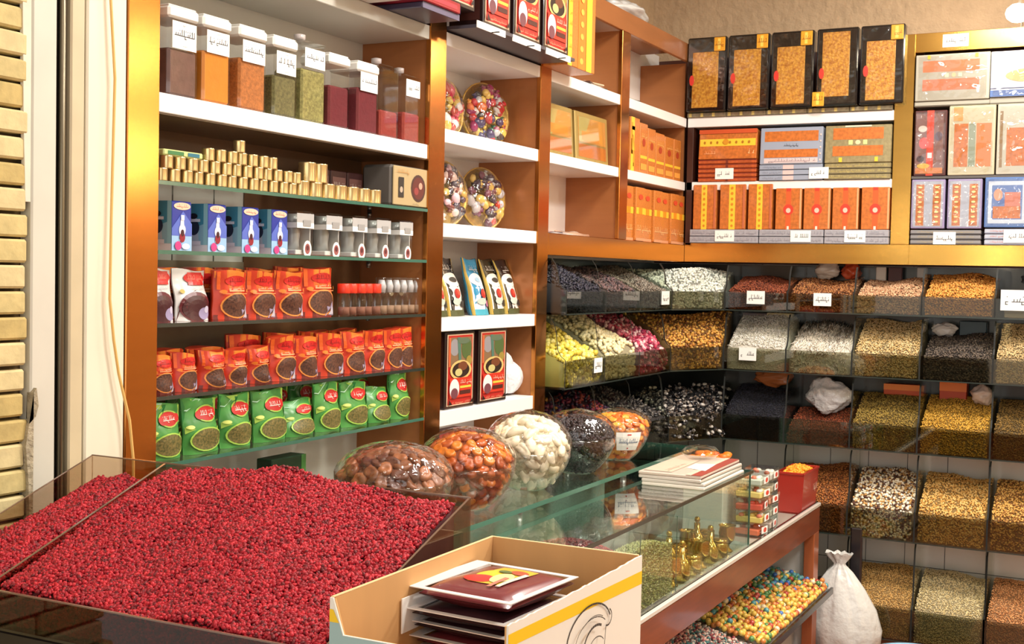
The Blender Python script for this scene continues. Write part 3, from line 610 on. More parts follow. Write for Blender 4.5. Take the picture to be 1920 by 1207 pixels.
# ================================================================== narrow unit (section two)
WRAPC = [(196, 40, 50), (220, 216, 210), (30, 96, 70), (224, 150, 50), (60, 50, 96), (226, 190, 90), (150, 40, 90), (230, 120, 60), (196, 198, 200), (40, 42, 48)]
def platter(label, R_, seed, n=52, mix=None):
    """round tray standing on edge, filled with wrapped sweets under film; front towards -y"""
    rr = random.Random(seed); t = thing('gift_platter', label, 'platter')
    b = MB(); b.T = Matrix.Translation((0, .06, R_)) @ Matrix.Rotation(PI / 2, 4, 'X')
    b.lathe([(R_ * .55, -.02), (R_ * .9, -.012), (R_, .012), (R_ * 1.0, .018), (R_ * .96, .016), (R_ * .88, -.004), (R_ * .5, -.012)], 36, mat('gold_wicker', (214, 176, 92), .35, .7, noise=(60, .3), bump=(80, .5, .004))); b.build('tray', t)
    for k in range(n):
        for _ in range(40):
            a = rr.uniform(0, 2 * PI); q = R_ * .80 * math.sqrt(rr.random())
            if True: break
        c = rr.choice(mix or WRAPC); b = MB(); s_ = rr.uniform(.015, .028)
        b.T = Matrix.Translation((q * math.cos(a), .045 - .02 * (1 - q / R_) - rr.uniform(0, .012), R_ + q * math.sin(a))) @ Matrix.Rotation(rr.uniform(0, PI), 4, 'Y')
        m = K(*c, .22, coat=.5)
        if k % 3: b.ell((0, 0, 0), (s_, s_ * .6, s_ * .8), m, 10, 6)
        else:
            b.ell((0, 0, 0), (s_, s_ * .5, s_ * .5), m, 8, 5); b.lathe([(.002, 0), (s_ * .5, s_ * .5)], 8, m, (0, 0, s_ * .35)); b.lathe([(s_ * .5, -s_ * .5), (.002, 0)], 8, m, (0, 0, -s_ * .35))
        b.build('wrapped_sweet', t)
    b = MB(); b.T = Matrix.Translation((0, .06, R_)) @ Matrix.Rotation(PI / 2, 4, 'X')
    b.lathe([(R_ * .99, .017), (R_ * .86, .040), (R_ * .5, .058), (.002, .064)], 30, FILM, close=False); b.build('film', t); return t
p = platter('round gold tray of mixed wrapped sweets on the second white shelf', .132, 3)
atA(p, 4.44, 2.293, -2.36, -.30, -.12)
p = platter('round gold tray of dark red and silver sweets on the third white shelf', .128, 8, mix=[(90, 36, 60), (60, 40, 60), (196, 198, 204), (206, 60, 40), (120, 60, 84), (180, 170, 170), (50, 40, 50), (212, 176, 90)])
atA(p, 4.43, 1.958, -2.36, -.28, -.10)
p = platter('partly hidden tray of dark sweets, left on the third white shelf', .128, 11, mix=[(60, 50, 70), (120, 60, 60), (226, 200, 190), (230, 190, 200), (212, 176, 90), (40, 38, 60)])
atA(p, 4.12, 1.958, -2.36, -.25, -.10)
p = platter('partly hidden tray of gold and pink sweets, left on the second white shelf', .125, 15, mix=[(220, 190, 90), (206, 60, 90), (226, 226, 226), (180, 60, 50), (196, 150, 50)])
atA(p, 4.12, 2.293, -2.37, -.2, -.15)
t = thing('glass_jar', 'grey and gold glass jar behind the sweets on the second white shelf', 'jar', (-2.47, 4.06, 2.293))
b = MB(); b.lathe([(.03, 0), (.045, .01), (.045, .15), (.03, .18)], 18, mat('greyish_jar', (150, 140, 104), .2, coat=.4)); b.build('body', t)
b = MB(); b.lathe([(.034, .181), (.034, .215), (.03, .22)], 18, K(150, 122, 60, .3, .6)); b.build('lid', t)
t = thing('perfume_bottle', 'small dark topped gift bottle wrapped on the third white shelf', 'bottle', (-2.44, 4.17, 1.957))
b = MB(); b.lathe([(.03, 0), (.034, .12), (.014, .16), (.014, .2)], 16, K(200, 170, 90, .3)); b.build('body', t); b = MB(); b.ell((0, 0, .222), (.024, .024, .026), K(50, 52, 84, .2)); b.build('stopper', t)
# coffee style pouches
def coffee(label, body, i, blue=False, w_=.13, h=.225):
    W_ = K(226, 220, 210, .3); g = K(176, 150, 70, .3, .3)
    els = [('r', .06, .06, .94, .62, W_ if not blue else K(206, 214, 226, .3)), ('e', .5, .62, .44, .12, W_ if not blue else K(232, 226, 226)), ('r', .0, .0, .06, 1, g), ('r', .94, 0, 1, 1, g), ('r', .06, .0, .94, .10, K(70, 74, 40) if not blue else K(60, 150, 170)),
           ('e', .5, .62, .20, .045, K(50, 48, 44) if not blue else K(150, 180, 200)), ('s', .2, .76, .8, .88, i, 5, K(214, 208, 196)), ('e', .46, .38, .15, .085, K(170, 40, 34)), ('e', .52, .40, .08, .05, K(206, 80, 60)), ('e', .36, .24, .2, .06, K(176, 190, 178)), ('e', .7, .2, .16, .06, K(40, 36, 34) if not blue else K(206, 110, 150)), ('s', .6, .3, .9, .36, i + 3, 4, K(90, 80, 74))]
    return tag(pouch('coffee_pouch', w_, h, .07, body, els, topd=.008, lean=.22, seed=i, slump=-.12), label, 'pouch', 'leaning foil pouches')
DK = K(26, 26, 30, .25, coat=.4)
for i, (y, m, bl, tx) in enumerate(((3.965, DK, False, 'black foil pouch, first from the left on the fourth white shelf'), (4.10, DK, False, 'black foil pouch left of the blue one on the fourth white shelf'), (4.285, K(44, 132, 172, .25), True, 'blue foil pouch between the black pouches on the fourth white shelf'),
                                (4.44, K(52, 50, 36, .25), False, 'dark olive foil pouch right of the blue pouch'), (4.585 - .03, DK, False, 'black foil pouch last on the right of the fourth white shelf'))):
    atA(coffee(tx, m, i, bl, .150), y + .012, 1.618, -2.305 - .006 * (i % 2), .12)
def teabox(label, w_, h, d, seed, grp=None):
    els = [('r', .06, .04, .94, .97, K(212, 180, 150)), ('r', .09, .055, .91, .955, K(176, 34, 28)), ('r', .12, .56, .88, .93, K(126, 98, 70)), ('e', .30, .80, .16, .11, K(140, 136, 140)), ('e', .70, .78, .17, .14, K(76, 96, 52)), ('p', [(.44, .60), (.52, .62), (.48, .93), (.38, .93)], K(74, 112, 98)), ('e', .60, .88, .2, .04, K(90, 106, 84)), ('r', .09, .55, .16, .93, K(190, 90, 50)), ('e', .78, .62, .1, .06, K(150, 130, 60)),
           ('e', .5, .50, .36, .13, K(206, 176, 110)), ('e', .5, .50, .29, .10, K(40, 24, 18)), ('e', .56, .55, .16, .06, K(110, 60, 34)), ('e', .42, .47, .12, .05, K(190, 180, 120)), ('r', .12, .14, .88, .40, K(196, 50, 30)),
           ('e', .28, .26, .16, .13, K(222, 216, 218)), ('e', .28, .2, .12, .07, K(110, 60, 70)), ('r', .46, .26, .84, .29, K(226, 190, 70)), ('r', .46, .18, .82, .23, K(74, 30, 24)), ('s', .46, .31, .86, .37, seed, 6, K(236, 214, 190)), ('s', .2, .065, .8, .10, seed + 5, 9, K(220, 180, 140)), ('p', [(.09, .055), (.2, .055), (.09, .13)], K(30, 14, 12)), ('p', [(.91, .055), (.91, .13), (.8, .055)], K(30, 14, 12))]
    o = pbox('tea_carton', w_, h, d, K(34, 18, 18, .3, coat=.4), els, sideL=[('r', .1, .05, .9, .95, K(60, 26, 20))], sideR=[('r', .1, .05, .9, .95, K(60, 26, 20))]); return tag(o, label, 'carton', grp)
atA(teabox('red and black tea carton, left of two on the lowest visible white shelf', .222, .282, .10, 1), 4.028, 1.2805, -2.27)
atA(teabox('red and black tea carton, right of two next to the white roll', .232, .284, .10, 2), 4.288, 1.2805, -2.27)
t = thing('paper_roll', 'crumpled white plastic roll lying beside the red tea cartons', 'roll')
WP = mat('white_plastic_film', (228, 228, 232), .3, coat=.3, bump=(30, .8, .02))
b = MB(); b.T = Matrix.Translation((0, .05, .068)) @ Matrix.Rotation(PI / 2, 4, 'X'); b.lathe([(.012, -.05), (.062, -.055), (.068, -.04), (.064, 0), (.068, .04), (.06, .055), (.014, .05)], 20, WP); b.build('roll_end', t)
b = MB(); b.T = Matrix.Translation((.075, .02, .052)) @ Matrix.Rotation(PI / 2, 4, 'Y'); b.lathe([(.02, -.06), (.046, -.05), (.05, -.01), (.04, .02), (.046, .05), (.04, .06), (.012, .055)], 16, WP); b.build('roll_tail', t)
b = MB(); b.ell((.11, -.03, .055), (.014, .005, .02), K(70, 76, 150)); b.build('blue_print', t)
t.scale = (1.35, 1.2, 1.4); atA(t, 4.50, 1.2805, -2.33)
atA(tag(pbox('food_carton', .30, .24, .10, K(150, 26, 30, .35), [('r', .1, .2, .9, .7, K(176, 40, 36))]), 'plain dark red carton under the lowest visible white shelf', 'carton'), 4.03, .9505, -2.28)
# goods standing on the high shelf, overhanging
def topbox(y0, y1, h, z, label, i, x=-2.13):
    return atA(teabox(label, y1 - y0 - .012, h, .14, i, 'tall tea cartons on the high shelf'), (y0 + y1) / 2, z, x)
b = MB(); b.box(-2.50, 3.86, 2.640, -2.10, 4.62, 2.652, mat('grey_display_board', (70, 66, 76), .4)); b.build('display_board')
tag(bpy.data.objects['display_board'], 'dark thin display board under the tall tea cartons at the top', 'board')
for i, (a, c) in enumerate(((3.64, 3.86), (3.875, 4.095), (4.11, 4.345), (4.36, 4.60))):
    topbox(a + (.0 if i else .0), c, .36, 2.6535 if i else 2.6905, 'tall red tea carton with dark border on the high shelf, %s from the left' % ORD[i], 10 + i, -2.12 if i else -2.14)
for i, (a, c) in enumerate(((3.80, 4.01), (4.07, 4.30), (4.35, 4.575))):
    o = MB(); o.box(-(c - a) / 2, 0, 0, (c - a) / 2, .004, .024, PAPER); art(o, c - a, .024, [('s', .1, .25, .9, .75, i, 14, K(190, 190, 190))]); o.box(-.002, -.03, -.002, .002, .004, .002, BLACK)
    atA(tag(o.build('shelf_label'), 'long white shelf label under the tall tea cartons, %s from the left' % ORD[i], 'label', 'long white shelf labels'), (a + c) / 2, 2.6275, -2.098)
o = pbox('flat_gift_box', .34, .035, .22, K(150, 26, 40, .3, coat=.3), [('r', 0, .3, .93, .7, K(176, 40, 56))], sideR=[('r', .0, 0, 1, 1, K(60, 60, 84))]); atA(tag(o, 'flat crimson box overhanging the high shelf beside the gold post', 'box'), 3.54, 2.655, -2.115)
o = pbox('flat_gift_box', .24, .02, .22, K(70, 66, 90, .3), [('r', 0, 0, 1, 1, K(90, 84, 110))]); atA(tag(o, 'thin violet grey box under the flat crimson box', 'box'), 3.60, 2.6345, -2.125)
for i in range(2):
    o = teabox('small red and gold carton standing on the flat crimson box, %s one' % ['left', 'right'][i], .14, .26, .08, 30 + i); atA(o, 3.445 + i * .15, 2.6905, -2.16)
o = pbox('flat_gift_box', .20, .05, .2, K(210, 208, 206, .3), [('r', .0, .0, 1, .3, K(60, 50, 60))]); atA(tag(o, 'white flat box at the top edge overhanging the high shelf', 'box'), 3.27, 2.6345, -2.14)
YEL = K(246, 196, 60, .3); ORW = mat('orange_brittle_print', (208, 124, 50), .4, noise=(120, .25), coat=.3)
o = pbox('candy_carton', .275, .42, .13, ORW, [('r', 0, 0, .14, 1, YEL), ('r', .36, 0, .62, 1, K(232, 120, 40)), ('r', .66, 0, .86, 1, YEL)] + [('e', .49, .08 + .12 * j, .06, .03, K(240, 170, 70)) for j in range(8)] + [('s', .02, .05 + .11 * j, .13, .10 + .11 * j, j, 3, K(214, 120, 30)) for j in range(8)])
atA(tag(o, 'tall orange and yellow striped candy carton at the top right of the tea cartons', 'carton'), 4.775, 2.634, -2.14)
# --- wall cabinet cubbies
for i, (y, n) in enumerate(((5.28, 4), (5.70, 3))):
    for k in range(n):
        o = pbox('sachet', .16, .008, .12, K(*[(60, 52, 46), (196, 190, 180), (90, 60, 50), (214, 190, 160)][k % 4], .3), []); atA(tag(o, '%s flat sachet up in the stack on the upper cubby shelf, %s cubby' % (ORD[k], ['left', 'right'][i]), 'sachet', 'flat sachets in the %s upper cubby' % ['left', 'right'][i]), y + (k % 2) * .03, 2.6345 + k * .0083, -2.28 - .01 * k, (k % 3 - 1) * .2)
def goldgift(label, w_, h, i):
    t = thing('gift_box', label, 'box'); fr = K(170, 146, 84, .3, .3)
    b = MB(); b.cbox(-w_ / 2, 0, 0, w_ / 2, .06, h, fr, .004); art(b, w_, h, [('r', .08, .10, .92, .36, ORW), ('r', .08, .40, .92, .90, K(206, 150, 74, .3)), ('p', [(.10, .40), (.10, .90), (.45, .90), (.22, .40)], K(190, 176, 110)), ('r', .18, .44, .8, .62, K(226, 150, 60)), ('s', .2, .02, .8, .08, i, 9, K(90, 76, 40))]); b.build('carton', t)
    b = MB(); b.box(-w_ * .42, -.004, h * .1, w_ * .42, -.002, h * .9, glass('lid_window', (.98, .97, .95), .9, .05, .1)); b.build('clear_window', t); return t
atA(goldgift('gold gift box with orange candy window, left of two in the middle cubby', .285, .225, 1), 4.93, 2.292, -2.30, 0, -.06)
atA(goldgift('gold gift box with bright lid reflection, right of two in the middle cubby', .37, .225, 2), 5.285, 2.292, -2.30, 0, -.06)
for k in range(3):
    o = pouch('sachet', .16, .14, .014, K(*[(60, 46, 52), (226, 216, 212), (214, 176, 150)][k], .25, coat=.3), [('e', .4, .5, .2, .2, K(*[(150, 140, 150), (60, 50, 70), (230, 210, 190)][k])), ('r', .1, .7, .9, .85, K(*[(110, 90, 96), (190, 150, 150), (240, 230, 220)][k]))], seed=k)
    tag(o, ['dark sachet lying left in the empty lower cubby', 'white printed sachet lying in the middle of the lower cubby', 'pale peach sachet lying right in the lower cubby'][k], 'sachet'); o.location = (-2.28, 4.86 + .17 * k, 1.955 + .004 * k); o.rotation_euler = (-1.45, 0, PI / 2 + .3 * (k - 1))
Y4 = [(5.675, 5.802, .265), (5.805, 5.911, .25), (5.915, 6.024, .235), (6.03, 6.156, .225), (6.16, 6.293, .22), (6.298, 6.41, .22)]
for i, (a, c, h) in enumerate(Y4):
    els = [('r', .06, 0, .42, 1, YEL), ('s', .1, .1, .4, .9, i, 3, K(226, 150, 40))] if i == 0 else [('r', .05, .3, .95, .36, YEL), ('e', .5, .62, .2, .08, K(170, 60, 30)), ('r', .1, .08, .9, .2, K(236, 160, 70)), ('s', .1, .7, .9, .8, i, 5, K(250, 200, 120))]
    atA(tag(pbox('candy_carton', c - a - .004, h, .14, ORW, els), 'orange candy carton, %s from the left in the right hand cubby%s' % (ORD[i], ', with a yellow stripe' if i == 0 else ''), 'carton', 'orange candy cartons in the right cubby'), (a + c) / 2, 2.292, -2.275)
for i in range(7):
    y = 5.645 + i * .125
    els = [('r', 0, .50, 1, .62, YEL), ('r', .3, .50, .7, .62, K(226, 140, 30)), ('s', .05, .16, .95, .30, i, 5, K(250, 196, 130)), ('e', .5, .82, .25, .05, K(206, 70, 40)), ('r', 0, 0, 1, .05, K(214, 150, 110))]
    o = tag(pbox('candy_carton', .118, .262, .15, ORW, els), 'orange candy carton with yellow belt, %s from left above the beam by the corner' % ORD[i], 'carton', 'orange cartons with yellow belts')
    atA(o, y, 1.956, -2.262 + .012 * (i % 2))
# plastic sacks on top of the cabinet
def crumple(name, r, seed, m, n=44, k=26, amp=.22):      # folded, creased film bag
    b = MB(); b.ell((0, 0, r[2]), r, m, n, k); R = random.Random(seed)
    ph = [(R.uniform(-5, 5), R.uniform(-5, 5), R.uniform(-5, 5), R.uniform(0, 6), 1) for _ in range(5)] + [(R.uniform(-13, 13), R.uniform(-13, 13), R.uniform(-13, 13), R.uniform(0, 6), .45) for _ in range(6)]
    W_ = sum(p[4] for p in ph); V = []
    for (x, y, z) in b.v:
        u, v, w_ = x / r[0], y / r[1], (z - r[2]) / r[2]
        q = sum(g * (1 - 2.2 * abs(math.sin((a * u + c * v + d * w_) * .55 + e))) for a, c, d, e, g in ph) / W_; f = 1 + amp * 1.7 * q
        V.append((x * f, y * f, max(0, (z - r[2]) * f + r[2])))
    b.v = V; return b.build(name)
SACK = glass('sack_plastic', (.86, .88, .88), 1.6, .12, .3, bump=(14, .8))
for i, (x, y, z, r) in enumerate(((-2.40, 5.30, 3.031, (.13, .26, .12)), (-2.40, 5.84, 3.031, (.13, .24, .06)))):
    o = crumple('plastic_sack', r, 5 + i, K(206, 208, 208, .3, coat=.4)); o.location = (x, y, z); tag(o, ['grey white plastic sack, higher one on top of the wall cabinet', 'flatter grey plastic sack on top of the wall cabinet'][i], 'sack')
# ================================================================== goods on the end wall
def sohan(i, x0, x1, low=False):
    w_ = x1 - x0 - .008; h = .392; t = thing('candy_gift_box', 'black framed gift box with golden candy window, %s from the left on the end wall' % ORD[i], 'box', group='black framed gift boxes')
    b = MB(); b.cbox(-w_ / 2, 0, 0, w_ / 2, .055, h, BLACK, .006); b.build('box_frame', t)
    GC = mat('golden_brittle', (226, 168, 62), .4, noise=(75, .3), coat=.5, bump=(110, .8, .004), col2=(176, 108, 26))
    lo, hi = (.05, .80) if not low else (.12, .95)
    b = MB(); b.cbox(-w_ * .36, -.003, h * lo, w_ * .30, .001, h * hi, GC, .004); b.build('candy_window', t)
    b = MB(); b.box(-w_ * .46, -.007, .012, w_ * .46, -.0055, h - .012, glass('box_film', (.97, .97, .97), 1.4, .06, .08, bump=(12, .5))); b.build('film', t)
    b = MB(); bx = (w_ * .33 if not low else -w_ * .42); bz = (h * .80 if not low else h * .0); b.cbox(bx - .030, -.012, bz, bx + .030, -.007, bz + .072, K(226, 160, 46, .3), .002)
    art(b, .06, .072, [('r', .35, .1, .6, .9, K(250, 206, 90)), ('s', .1, .3, .9, .7, i, 3, K(150, 80, 20))], P=lambda u, v, k: (bx - .03 + u * .06, -.012 - k, bz + v * .072)); b.build('badge', t)
    b = MB(); b.prism([(-w_ * .36 + .013 * math.cos(a * PI / 6) * 1, h * .42 + .028 * math.sin(a * PI / 6)) for a in range(12)], 'y', -.0095, -.0075, K(206, 60, 50, .3)); b.build('seal', t); return t
SX = [(-2.249, -2.026), (-2.024, -1.796), (-1.794, -1.566), (-1.560, -1.343), (-1.341, -1.118)]
for i, (a, c) in enumerate(SX): atB(sohan(i, a, c, i == 3), (a + c) / 2, 2.662, 6.385, 0, -.02)
FG = mat('silver_gold_tin', (168, 158, 132), .3, .5, noise=(40, .4))
for i in range(5):
    a, c = (-2.249 + i * .215, -2.249 + i * .215 + .213)
    o = pbox('flat_tin', c - a, .024, .20, FG, [('r', .05 + .3 * j, .1, .12 + .3 * j, .9, K(214, 190, 110)) for j in range(3)]); atB(tag(o, 'flat silvery tin lying under the black framed boxes, %s from the left' % ORD[i], 'tin', 'flat tins under the black framed boxes'), (a + c) / 2, 2.6365, 6.42)
BRN = mat('orange_pack', (206, 116, 48), .35, noise=(60, .32), coat=.4); BRN2 = mat('orange_pack_deep', (190, 88, 40), .35, noise=(60, .3), coat=.4)
GRY = K(150, 160, 178, .3); GGR = mat('grey_gold_print', (158, 146, 106), .35, .2, noise=(60, .25))
# middle tier: three stacks
def flatbox(label, w_, h, m, els, grp=None): return tag(pbox('flat_candy_box', w_, h, .22, m, els), label, 'box', grp)
for k in range(5):
    h = .022; atB(flatbox('flat orange red box, %s from the bottom of the left stack on the middle tier' % ORD[k], .318, h, BRN2, [('r', 0, .75, 1, .95, K(110, 30, 20)), ('r', .48, 0, .52, 1, K(110, 40, 24))], 'flat orange red boxes'), -2.023, 2.2935 + k * .0235, 6.425)
o = pbox('candy_carton', .316, .158, .10, BRN, [('r', .02, .44, .98, .68, YEL)] + [('e', .10 + .11 * j, .56, .02, .05, K(170, 110, 20)) for j in range(8)] + [('e', .47, .58, .05, .10, K(206, 140, 30)), ('r', 0, .86, 1, 1, K(196, 80, 34)), ('s', .1, .14, .3, .26, 3, 3, K(250, 190, 140)), ('s', .86, .1, .97, .34, 6, 2, K(250, 190, 140))]); atB(tag(o, 'orange carton with yellow belt standing on the left stack of the middle tier', 'carton'), -2.023, 2.4115, 6.42, 0, -.1)
for k in range(3): atB(flatbox('flat blue grey box, %s from the bottom of the middle stack' % ORD[k], .330, .0265, GRY, [('r', 0, .0, 1, .1, K(70, 74, 84)), ('r', .38, .1, .55, .9, K(226, 190, 186)), ('s', .05, .3, .35, .7, k, 9, K(110, 114, 130))], 'flat blue grey boxes'), -1.683, 2.2935 + k * .028, 6.425)
o = pbox('candy_carton', .325, .190, .08, GRY, [('r', .07, .62, .93, .90, BRN), ('r', .07, .18, .93, .40, BRN), ('r', .07, .03, .93, .16, K(206, 190, 190)), ('s', .1, .04, .9, .15, 4, 12, K(90, 60, 80)), ('s', .38, .47, .62, .56, 2, 6, INK)] + [('e', .97, .1 + .17 * j, .012, .025, K(236, 200, 190)) for j in range(5)]); atB(tag(o, 'blue grey carton with two orange bands standing on the middle stack', 'carton'), -1.683, 2.3775, 6.42, 0, -.06)
for k in range(3): atB(flatbox('flat gold grey box, %s from the bottom of the right stack on the middle tier' % ORD[k], .330, .0265, GGR, [('r', 0, .0, 1, .12, K(70, 60, 40)), ('s', .05, .3, .95, .8, k, 16, K(214, 196, 110))], 'flat gold grey boxes'), -1.343, 2.2935 + k * .028, 6.425)
o = pbox('candy_carton', .330, .190, .08, GGR, [('r', .12, .62, .88, .93, BRN), ('r', .12, .18, .88, .45, BRN), ('r', .36, .48, .42, .60, K(240, 226, 140)), ('e', .50, .54, .04, .06, K(250, 200, 160)), ('r', .58, .48, .64, .60, K(240, 226, 140)), ('r', .22, .02, .27, .14, YEL), ('r', .76, .02, .81, .14, YEL), ('r', .3, .95, .7, .99, K(230, 220, 190))]); atB(tag(o, 'gold grey carton with two orange bands standing on the right stack', 'carton'), -1.343, 2.3775, 6.42, 0, -.06)
atB(price_tag('white price tag on the flat orange red boxes of the middle tier', .10, .058, 11), -2.035, 2.305, 6.420)
atB(price_tag('white price tag between the grey and gold boxes of the middle tier', .10, .058, 12), -1.535, 2.300, 6.420)
# lower tier: seven boxes standing on flat ones
LX = [(-2.205, -2.071), (-2.057, -1.911), (-1.903, -1.769), (-1.757, -1.615), (-1.610, -1.468), (-1.463, -1.326), (-1.318, -1.174)]
n_ = 3
for k in range(2):
    for j, (a, c) in enumerate(((-2.215, -1.84), (-1.835, -1.50), (-1.495, -1.175))):
        atB(flatbox('flat silver grey box in the %s layer under the standing orange boxes, %s section' % (['lower', 'upper'][k], ['left', 'middle', 'right'][j]), c - a, .035, mat('silver_grey_card', (164, 164, 172), .35, noise=(70, .12)), [('s', .03, .25, .97, .75, k * 3 + j, 26, K(120, 120, 132)), ('r', 0, 0, 1, .06, K(80, 80, 88))], 'flat silver grey boxes'), (a + c) / 2, 1.9665 + k * .0365, 6.408)
for i, (a, c) in enumerate(LX):
    h = .237 if i < 3 else .213; w_ = c - a - .006
    if i < 3: els = [('r', .36, 0, .60, 1, YEL)] + [('e', .48, .08 + .12 * j, .05, .03, K(206, 130, 30)) for j in range(8)] + [('r', .90, .02, .98, .98, K(190, 106, 70, .3))]
    else: els = [('r', .40, .0, .60, 1, K(214, 90, 40)), ('e', .5, .48, .20, .13, K(206, 60, 40)), ('e', .5, .46, .09, .06, K(246, 190, 170)), ('r', .42, .93, .58, 1, K(200, 60, 40)), ('r', .46, .0, .54, .08, K(246, 220, 200)), ('r', .93, .02, 1, .98, K(226, 160, 110))]
    o = pbox('candy_carton', w_, h, .16, BRN, els); atB(tag(o, 'standing orange candy carton %s, %s on the bottom tier from left' % ('with a yellow strip' if i < 3 else 'with a small red rosette', ORD[i]), 'carton', 'standing orange cartons'), (a + c) / 2, 2.0395, 6.418)
for x, s_ in ((-2.02, 1), (-1.615, 2), (-1.34, 3)): atB(price_tag('white price tag on the flat silver boxes of the bottom tier, %s' % {1: 'left one', 2: 'middle one', 3: 'right one'}[s_], .105, .058, 40 + s_), x, 1.975, 6.404)
# right hand unit
def winbox(label, w_, h, m, els, d=.06, name='gift_box'):
    t = thing(name, label, 'box'); o = pbox('carton', w_, h, d, m, els, parent=t)
    b = MB(); b.box(-w_ * .46, -.005, h * .03, w_ * .46, -.0035, h * .97, glass('box_film2', (.97, .97, .97), 1.7, .07, .12, bump=(10, .7))); b.build('film', t); return t
SIL = K(176, 172, 158, .3, .2); BLG = K(140, 156, 184, .3, .1)
atB(winbox('silver gift box with two orange bands at the top left of the brass cabinet', .345, .225, SIL, [('r', .1, .62, .86, .86, K(226, 120, 76)), ('r', .1, .22, .86, .46, K(226, 116, 80)), ('r', .40, .50, .45, .58, K(250, 240, 190)), ('e', .52, .54, .03, .05, K(250, 190, 150)), ('r', .58, .50, .63, .58, K(250, 240, 190)), ('r', .16, .9, .2, .98, YEL), ('r', .8, .9, .84, .98, YEL)]), -.896, 2.668, 6.40)
atB(winbox('blue and white gift box at the top right corner of the photo', .33, .215, K(206, 210, 222, .25), [('r', 0, 0, 1, .14, K(84, 112, 170)), ('r', 0, .17, 1, .19, K(60, 70, 110)), ('e', .6, .45, .4, .16, K(214, 170, 120)), ('e', .75, .82, .3, .1, K(176, 150, 120))]), -.555, 2.674, 6.395)
atB(flatbox('flat silver box under the silver gift box of the brass cabinet', .35, .026, SIL, [('r', 0, .1, 1, .25, K(90, 84, 70))]), -.896, 2.6415, 6.41)
atB(flatbox('flat silver box under the blue and white gift box', .335, .034, SIL, [('r', 0, .1, 1, .25, K(90, 84, 70))]), -.555, 2.6385, 6.41)
atB(winbox('dark gift box with a red ribbon, first in the middle row of the brass cabinet', .150, .318, K(84, 50, 50, .3), [('r', .04, .03, .9, .95, K(128, 92, 90)), ('r', .38, 0, .60, 1, K(206, 64, 44)), ('e', .3, .5, .16, .09, K(206, 84, 84)), ('e', .25, .72, .14, .05, K(210, 200, 190)), ('e', .75, .6, .12, .07, K(90, 70, 90)), ('r', .42, .27, .56, .35, K(240, 226, 220)), ('e', .2, .26, .12, .05, K(60, 44, 60)), ('r', .05, .03, .9, .12, K(196, 120, 60)), ('e', .3, .15, .2, .04, K(206, 170, 80))]), -.988, 2.3035, 6.40)
atB(winbox('pale silver gift box with two tall orange windows, middle row of the brass cabinet', .213, .335, K(196, 188, 160, .3, .2), [('r', .12, .12, .42, .74, BRN), ('r', .60, .12, .92, .74, K(216, 120, 60)), ('r', .44, .12, .58, .74, K(140, 150, 130)), ('r', .1, .78, .30, .98, K(226, 150, 80))]), -.797, 2.3035, 6.40)
atB(winbox('pale silver gift box at the right edge of the middle row of the brass cabinet', .215, .335, K(190, 186, 170, .3, .2), [('r', .2, .12, .66, .66, BRN), ('r', .06, .1, .12, .9, K(140, 110, 70))]), -.575, 2.3035, 6.40)
b = MB(); b.cbox(-1.074, 6.405, 2.288, -.35, 6.60, 2.3025, K(90, 86, 84, .3), .002); tag(b.build('display_board'), 'thin grey board carrying the middle row of the brass cabinet', 'board')
LILAC = K(150, 140, 176, .3)
for i, x in enumerate((-.990, -.820)):
    atB(winbox('lilac gift box with two orange strips, %s in the bottom row, brass cabinet' % ORD[i], .158, .240, LILAC, [('r', .06, .04, .94, .96, K(170, 176, 190)), ('r', .14, .06, .38, .90, BRN), ('r', .64, .06, .88, .90, BRN)] + [('e', .26, .14 + .1 * j, .06, .02, K(246, 210, 140)) for j in range(8)] + [('e', .76, .14 + .1 * j, .06, .02, K(246, 210, 140)) for j in range(8)]), x, 2.0445, 6.40)
atB(winbox('blue framed gift box with a small orange window at the right of the bottom row', .20, .240, K(84, 116, 172, .3), [('r', .08, .08, .92, .92, K(196, 206, 220)), ('r', .16, .16, .84, .84, K(90, 120, 176)), ('r', .19, .18, .81, .42, BRN), ('e', .3, .65, .1, .12, K(226, 150, 120)), ('r', .45, .42, .8, .7, K(196, 120, 100))]), -.628, 2.0505, 6.40)
for k in range(3):
    atB(flatbox('flat dark silver box, %s up beneath the lilac gift boxes' % ORD[k], .330, .022, K(140, 138, 140, .3, .2), [('r', 0, .1, 1, .3, K(60, 58, 60)), ('s', .1, .4, .9, .9, k, 15, K(190, 170, 110))], 'flat dark silver boxes'), -.905, 1.9665 + k * .0245, 6.405)
    atB(flatbox('flat pale blue box, %s up beneath the blue framed gift box' % ORD[k], .250, .024, K(176, 182, 196, .3), [('r', 0, .1, 1, .25, K(90, 96, 120)), ('s', .1, .4, .5, .9, k, 9, K(200, 110, 90))], 'flat pale blue boxes'), -.600, 1.9665 + k * .0265, 6.405)
atB(price_tag('white price tag on the dark silver boxes of the brass cabinet', .105, .06, 51), -.908, 1.968, 6.401); atB(price_tag('white price tag at the right edge of the brass cabinet', .105, .06, 52), -.585, 1.978, 6.401)
